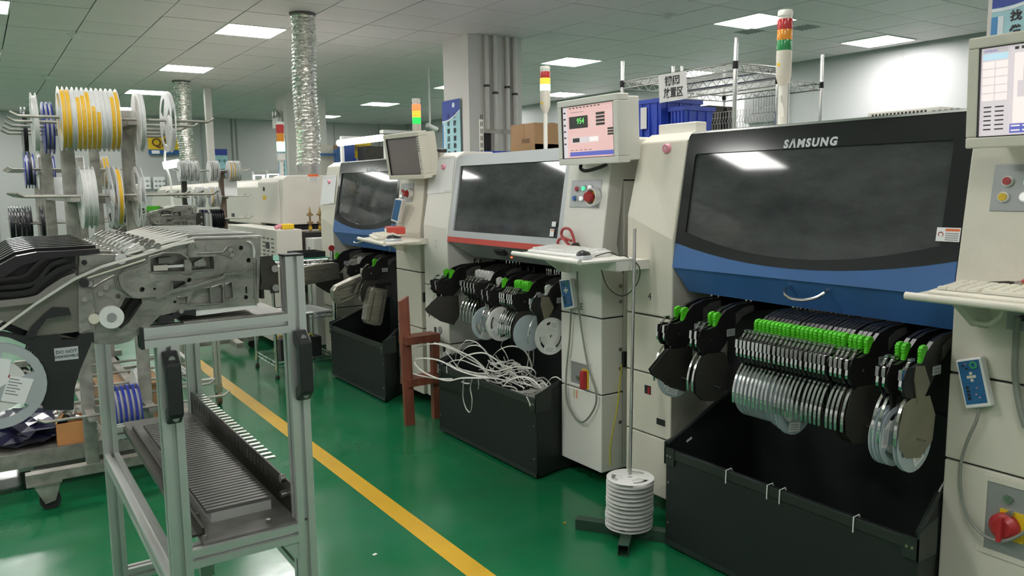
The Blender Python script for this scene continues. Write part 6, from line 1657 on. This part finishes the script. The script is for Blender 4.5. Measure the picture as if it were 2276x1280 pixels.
# ------------------------------------------------------------------ chrome wire shelving behind the nearest machine
def shelving(name, xa, ya, xb, yb, ztop, levels, label):
    t = thing(name, ((xa+xb)/2,(ya+yb)/2,0), label, 'shelf')
    for x in (xa,xb):
        for y in (ya,yb):
            MB().cyl((x,y,.03),(x,y,ztop),.0145,n=12).build('post', CHROME, t, smooth=True)
            MB().lathe([(.018,0),(.018,.012),(.010,.03)],(x,y,0),n=12).build('levelling_foot', DSTEEL, t, smooth=True)
            for z in levels: MB().lathe([(.016,z-.04),(.019,z-.035),(.018,z+.01)],(x,y,0),n=12).build('collar', BLACKP if z == levels[0] else CHROME, t, smooth=True)
    for z in levels: wire_shelf(t, xa,ya,xb,yb, z, 22, dep=.05, r=.0045, mat=STEEL)
    return t
s1 = shelving('wire_shelving', 4.2, 3.60, 4.74, 4.70, 2.32, (2.165,1.64,.9,.25), 'tall chrome wire shelving with paper sign behind the nearest machine')
s2 = shelving('wire_shelving', 5.30, 4.12, 5.86, 5.15, 2.42, (2.19,1.50,.9,.25), 'second chrome wire shelving nearer the right wall')
# wire grid side panels
m = MB(); ya, yb = 4.14, 5.13; za_, zb_ = 1.60, 1.98
for k in range(34): y = ya+(yb-ya)*k/33; m.tube([(5.285,y,za_),(5.285,y,zb_-.10),(5.27,y,zb_-.08),(5.285,y,zb_-.06),(5.285,y,zb_)],.0022,4)
for k in range(9): z = za_+(zb_-za_)*k/8; m.tube([(5.282,ya,z),(5.282,yb,z)],.0026,4)
m.build('wire_grid', STEEL, s2, fix=False)
# paper sign
c = [at(x,y,X=4.175) for x,y in ((1463,167),(1525,157),(1528,219),(1466,229))]
sg = thing('paper_sign', lerp4(c,.5,1), 'white paper sign with five large characters on the wire shelving', 'sign')
slab(c,(1,0,0),.002).build('sheet', PAPER, sg)
text('钢网', lerp4(c,.5,.30)+Vector((-.002,0,0)), c[1]-c[0], (0,0,1), .075, INK, sg, 'characters', th=.0004, off=.0015)
text('放置区', lerp4(c,.52,.72)+Vector((-.002,0,0)), c[1]-c[0], (0,0,1), .075, INK, sg, 'characters', th=.0004, off=.0015, sx=.85)
# blue crates
def crate(x0, y0, z0, w, d, h, label, tag_=True):
    t = thing('plastic_crate', (x0+w/2,y0+d/2,z0), label, 'crate')
    m = MB(); m.add([(x0+.02,y0+.02,z0),(x0+w-.02,y0+.02,z0),(x0+w-.02,y0+d-.02,z0),(x0+.02,y0+d-.02,z0),(x0,y0,z0+h),(x0+w,y0,z0+h),(x0+w,y0+d,z0+h),(x0,y0+d,z0+h)],[(3,2,1,0),(0,1,5,4),(1,2,6,5),(2,3,7,6),(3,0,4,7)])
    m.add([(x0+.03,y0+.03,z0+.01),(x0+w-.03,y0+.03,z0+.01),(x0+w-.03,y0+d-.03,z0+.01),(x0+.03,y0+d-.03,z0+.01),(x0+.01,y0+.01,z0+h),(x0+w-.01,y0+.01,z0+h),(x0+w-.01,y0+d-.01,z0+h),(x0+.01,y0+d-.01,z0+h)],[(0,1,2,3),(4,5,1,0),(5,6,2,1),(6,7,3,2),(7,4,0,3)])
    m.build('tub', BLUEPL, t, fix=False)
    for (a,b,c_,e) in ((x0-.012,y0-.012,x0+w+.012,y0),(x0-.012,y0+d,x0+w+.012,y0+d+.012),(x0-.012,y0,x0,y0+d),(x0+w,y0,x0+w+.012,y0+d)):
        MB().box(a,b,z0+h-.03,c_,e,z0+h).build('rim', BLUEPL, t)
    for k in range(4): MB().box(x0-.004,y0+d*(.12+.24*k),z0+.04,x0+.012,y0+d*(.12+.24*k)+.015,z0+h-.03).build('rib', BLUEPL, t)
    for k in range(3): MB().box(x0+w*(.15+.3*k),y0-.004,z0+.04,x0+w*(.15+.3*k)+.015,y0+.012,z0+h-.03).build('rib', BLUEPL, t)
    if tag_: MB().box(x0-.014,y0+d*.42,z0+h*.42,x0-.012,y0+d*.62,z0+h*.85).build('paper_tag', PAPER, t)
    return t
crate(4.26, 4.34, 1.645, .42, .33, .37, 'blue plastic crate with white tag on the wire shelving, nearest one')
crate(4.60, 5.0, 1.50, .42, .62, .44, 'blue plastic crate on the rack left of the wire shelving', True)
crate(4.32, 4.16, 1.645, .30, .145, .30, 'narrow blue plastic crate half behind the paper sign', False)
crate(4.55, 6.15, 1.50, .4, .42, .44, 'blue plastic crate seen left of the middle monitor', False)
# plain shelf carrying the crates left of the wire shelving
sh = thing('steel_shelf', (4.8,5.6,0), 'grey steel shelf holding blue crates behind the middle machine', 'shelf')
for x in (4.53,5.1):
    for y in (4.79,6.62): MB().box(x-.02,y-.02,0,x+.02,y+.02,1.75).build('post', GALV, sh)
for z in (1.47,.9,.3): MB().box(4.51,4.77,z,5.12,6.64,z+.028).build('shelf_board', GALV, sh)
MB().box(4.505,4.80,1.68,4.53,6.6,1.72).build('guard_rail', GALV, sh)
# stencil frames standing on the shelving
for (px0,px1,py0,py1,X,lab,mt) in ((1446,1474,238,292,4.75,'thick grey stencil frame upright beside the crates',GALV),(1558,1574,236,296,5.34,'dark stencil frame upright behind the wire grid',DSTEEL)):
    zst = 1.4985 if X < 5 else 1.5055; a, b = at(px0,py0,X=X), at(px1,py1,X=X); t = thing('stencil_frame', (X,(a.y+b.y)/2,zst), lab, 'frame')
    MB().box(X,b.y,zst,X+.34,b.y+.03,a.z).build('frame_side', mt, t); MB().box(X,b.y+.05,zst,X+.34,a.y,a.z).build('frame_side', mt, t)
p = at(1613,240,X=5.25); t = thing('dark_bottle', (5.25,p.y,1.5), 'slim dark bottle with narrow neck behind the window top', 'bottle')
MB().lathe([(.045,1.515),(.045,1.80),(.038,1.84),(.036,p.z-.02),(.02,p.z),(.012,p.z+.03),(.0001,p.z+.035)],(5.6-.15,p.y*5.45/5.25,0),n=16).build('body', BLACKP, t, smooth=True)
# wall vent on the right wall
a, b = at(1660,197,X=9.5), at(1735,268,X=9.5)
wv = thing('wall_vent', (9.5,(a.y+b.y)/2,b.z), 'grey panel with black grille on the right wall behind the wire shelving', 'vent')
MB().box(9.46,b.y,b.z,9.55,a.y,a.z).build('panel', GREYP, wv)
c0_, c1_ = at(1670,212,X=9.45), at(1722,248,X=9.45)
MB().box(9.452,c1_.y,c1_.z,9.462,c0_.y,c0_.z).build('grille_recess', DARKREC, wv)
for k in range(9): y = c1_.y+(c0_.y-c1_.y)*(k+.5)/9; MB().box(9.445,y-.02,c1_.z,9.453,y+.02,c0_.z).build('grille_bar', GREYP, wv)
# ------------------------------------------------------------------ carton on the middle machine and slotted-angle frame
X_ = 3.05; a = at(1135,290,X=X_); b = at(1188,300,X=X_); ztp = at(1188,272,X=X_).z
cb = thing('carton', (X_+.2,(a.y+b.y)/2,1.556), 'brown taped carton on top of the middle machine', 'box')
MB().box(X_,b.y,1.556,X_+.42,a.y,ztp).build('walls', CARD, cb, bevel=.004)
MB().box(X_-.001,b.y,1.62,X_+.421,a.y,1.655).build('tape', mk_cache('brown_tape',(.30,.17,.07),.4), cb)
MB().box(X_-.0015,(a.y+b.y)/2-.02,ztp-.10,X_,(a.y+b.y)/2+.02,ztp+.001).build('tape', mk_cache('brown_tape',(.30,.17,.07),.4), cb)
for k in range(3): q = MB().box(X_-.002,b.y+.055+k*.032,1.665,X_-.0005,b.y+.080+k*.032,1.692).build('carton_mark', mk_cache('carton_ink',(.16,.09,.05),.7), cb)
sf = thing('slotted_angle_frame', (3.95,6.0,0), 'pale slotted-angle frame before the square column', 'frame')
p = at(1068,300,Y=5.95); zt = at(1068,266,Y=5.95).z; xs = p.x
MB().box(xs-.02,5.93,0,xs+.02,5.935,zt).build('post', CREAM2, sf); MB().box(xs+.016,5.935,0,xs+.02,5.97,zt).build('post_flange', GALV, sf)
for k in range(7):
    for c in range(2): MB().box(xs-.012+c*.016,5.9285,1.60+k*.06,xs-.006+c*.016,5.9305,1.64+k*.06).build('slot', DARKREC, sf)
zb_ = at(1100,291,Y=5.95).z; MB().box(xs,5.94,zb_-.02,4.48,5.965,zb_+.015).build('beam', GALV, sf)
zs_ = at(1110,336,Y=5.95).z; MB().box(xs+.02,5.93,zs_-.02,4.44,6.5,zs_).build('blue_board', BLUEPL, sf); MB().box(4.44,5.93,0,4.48,5.97,zt).build('post', GALV, sf)
for k in range(2): MB().cyl((xs+.06+.05*k,5.99,zs_),(xs+.06+.05*k,5.99,zb_-.01),.022,n=10).build('dark_tube', BLACKM, sf)
# ------------------------------------------------------------------ work bench with strip lights, far middle
D_ = 9.6
def atd(x,y,d=D_): return at(x,y,D=d)
pb = atd(862,365); yb_ = pb.y
wbn = thing('work_bench', (pb.x-.6,yb_,0), 'far work bench with white frame and bright strip lights', 'bench')
q = lambda x,y,Y=yb_: at(x,y,Y=Y)
MB().box(q(857,330).x,yb_,.0,q(867,330).x,yb_+.06,q(862,305).z).build('frame_post', WHITEM, wbn)
MB().box(q(760,330).x,yb_,.0,q(765,330).x,yb_+.06,q(760,303).z).build('frame_post', WHITEM, wbn)
MB().box(q(760,305).x,yb_+.01,q(800,308).z,q(900,305).x,yb_+.05,q(800,303).z).build('frame_beam', WHITEM, wbn)
MB().box(q(828,297).x,yb_-.3,q(828,299).z,q(900,297).x,yb_-.2,q(828,292).z).build('frame_beam', WHITEM, wbn)
MB().cyl(q(753,318,yb_-.35),q(850,306,yb_-1.1),.035,n=12).build('strip_light', TUBE, wbn, smooth=True)
MB().box(q(745,380).x,yb_-.6,.72,q(900,380).x,yb_+.1,.76).build('table_top', WHITEM, wbn)
for x in (q(748,380).x,q(895,380).x): MB().box(x-.02,yb_-.58,0,x+.02,yb_-.54,.72).build('leg', GREYP, wbn)
# yellow and blue notice with characters behind the bench, blue frame partitions
def flat_board(px0, py0, px1, py1, Y, mat, label, cat, name):
    a, b = at(px0,py0,Y=Y), at(px1,py1,Y=Y); t = thing(name, ((a.x+b.x)/2,Y,b.z), label, cat)
    MB().box(a.x,Y,b.z,b.x,Y+.02,a.z).build('board', mat, t); return t, a, b
YS = mk('sign_yellow', (.72,.47,.01), .5, var=.04); BS = mk('sign_blue', (.02,.10,.28), .5, var=.05)
t, a, b = flat_board(787,316,826,352,12.0,YS,'yellow notice board behind the strip lights','sign','notice_board')
MB().box(a.x-.28,11.99,b.z-.35,a.x,12.01,a.z-.02).build('side_board', mk_cache('notice_blue',(.05,.11,.42),.5), t)
text('检验区', ((a.x+b.x)/2,11.985,a.z-.10), (1,0,0),(0,0,1), .10, INK, t, 'characters', th=.001)
MB().box((a.x+b.x)/2-.22,11.4,b.z-.05,(a.x+b.x)/2+.2,11.7,b.z+.16).build('dark_box', DSTEEL, t)
MB().box(a.x-.02,11.98,0,a.x+.02,12.0,b.z).build('leg', BLUEPL, t); MB().box(b.x-.02,11.98,0,b.x+.02,12.0,b.z).build('leg', BLUEPL, t)
t = thing('blue_partition', at(735,390,Y=11.0)*Vector((1,1,0)) if False else (at(735,390,Y=11.0).x,11.0,0), 'beige partition panel with blue frame posts', 'partition')
a, b = at(700,322,Y=11.0), at(742,380,Y=11.0)
MB().box(a.x,11.0,0,b.x,11.04,a.z).build('panel', CREAM, t)
for px in (752,): x = at(px,340,Y=10.9).x; MB().box(x-.05,10.85,0,x+.05,10.95,at(752,332,Y=10.9).z).build('frame_post', mk_cache('frame_blue',(.04,.13,.33),.5), t)
z = at(730,344,Y=10.9).z; MB().box(a.x,10.88,z-.015,at(752,340,Y=10.9).x,10.92,z+.02).build('frame_rail', mk_cache('frame_blue',(.04,.13,.33),.5), t)
MB().box(b.x+.02,11.0,0,b.x+.07,11.04,a.z).build('panel_edge', CARD, t)
# QA sign and posters on the back wall
t, a, b = flat_board(328,302,402,333,18.9,YS,'yellow hanging sign with the letters QA on the back wall','sign','wall_sign')
MB().box(a.x,18.9,b.z-.11,b.x,18.92,b.z).build('blue_strip', BS, t); MB().box(a.x+.06,18.89,b.z-.09,a.x+.22,18.90,b.z-.02).build('sign_tag', PAPER, t)
text('QA', ((a.x+b.x)/2-.08,18.885,(a.z+b.z)/2), (1,0,0),(0,0,1), .25, mk_cache('sign_brown',(.14,.06,.01),.6), t, 'letters', th=.002, off=.004)
for x in (a.x+.1,b.x-.1): MB().cyl((x,18.91,a.z),(x,18.91,CZ),.005,n=6).build('hanger', STEEL, t)
a, b = at(473,331,Y=18.96), at(508,392,Y=18.96)
t = thing('wall_poster', ((a.x+b.x)/2,18.96,b.z), 'blue and cyan poster on the back wall right of the conduit', 'poster')
MB().box(a.x,18.96,b.z,b.x,18.98,a.z).build('sheet', BAN_C, t); MB().box(a.x,18.955,a.z-.14,b.x,18.96,a.z).build('header', BAN_B, t)
for k in range(2): text('宁' if k else '不', (a.x+.13+.12*k,18.953,a.z-.28), (1,0,0),(0,0,1), .09, INK, t, 'character', th=.001)
for i,(px0,px1) in enumerate(((312,336),(340,368))):
    a, b = at(px0,393,Y=18.94), at(px1,420,Y=18.94); t = thing('wall_notice', ((a.x+b.x)/2,18.94,b.z), '%s white notice with small diagrams on the back wall' % ('left','right')[i], 'notice')
    MB().box(a.x,18.94,b.z,b.x,18.97,a.z).build('sheet', PAPER, t)
    for k in range(3):
        for c in range(2): MB().box(a.x+.03+.08*k,18.936,b.z+.05+.1*c,a.x+.08+.08*k,18.94,b.z+.09+.1*c).build('diagram', GREYINK, t)
# small lit bench lamp hanging by the far duct
a, b = at(364,368,Y=10.2), at(398,362,Y=10.2)
t = thing('bench_lamp', ((a.x+b.x)/2,10.2,0), 'small bright tilted lamp head on a thin white arm near the far duct', 'lamp')
MB().cyl(a,b,.045,n=12).build('lamp_head', TUBE, t, smooth=True)
MB().tube(catmull([at(369,320,Y=10.2),at(366,350,Y=10.2),at(370,372,Y=10.2),at(378,398,Y=10.2),at(382,430,Y=10.2)],5),.012,6).build('lamp_arm', WHITEP, t, smooth=True)
MB().cyl((at(382,430,Y=10.2).x,10.2,.0),at(382,430,Y=10.2),.02,n=8).build('lamp_stand', WHITEM, t)
# bright low cabinets with strip lamps behind the oven
for i,(px0,px1,py) in enumerate(((565,592,385),(596,628,383))):
    a = at(px0,py,Y=14.6); b = at(px1,py-4,Y=14.6); t = thing('far_lamp_box', ((a.x+b.x)/2,14.6,0), '%s far white bench hood above the oven edge' % ('left','right')[i], 'lamp')
    MB().box(a.x,14.6,b.z-.06,b.x,14.75,b.z).build('hood', WHITEM, t); MB().box(a.x+.02,14.62,b.z-.07,b.x-.02,14.73,b.z-.06).build('strip', TUBE, t)
    MB().box(a.x,14.7,0,a.x+.04,14.75,b.z-.06).build('stand', WHITEM, t); MB().box(b.x-.04,14.7,0,b.x,14.75,b.z-.06).build('stand', WHITEM, t)
# security camera and hose between the machines
p = at(963,283,D=11); t = thing('security_camera', p, 'small security camera beside the column banner', 'camera')
MB().cyl(p+Vector((-.10,0,.03)),p+Vector((.06,0,-.03)),.035,n=12).build('camera_body', WHITEP, t, smooth=True); MB().cyl(p+Vector((.06,0,-.03)),p+Vector((.075,0,-.036)),.03,n=12).build('lens', BLACKP, t)
MB().tube([p+Vector((-.05,.0,.03)),p+Vector((-.05,.0,.2)),Vector((p.x-.05,p.y,CZ))],.012,6).build('mount', WHITEP, t)
MB().tube(catmull([(2.66,4.33,1.53),at(950,345,Y=4.36),at(957,337,Y=4.34),at(972,334,Y=4.3),at(990,335,Y=4.2)],5),.012,8).build('top_hose', CABLEB, m2, smooth=True)
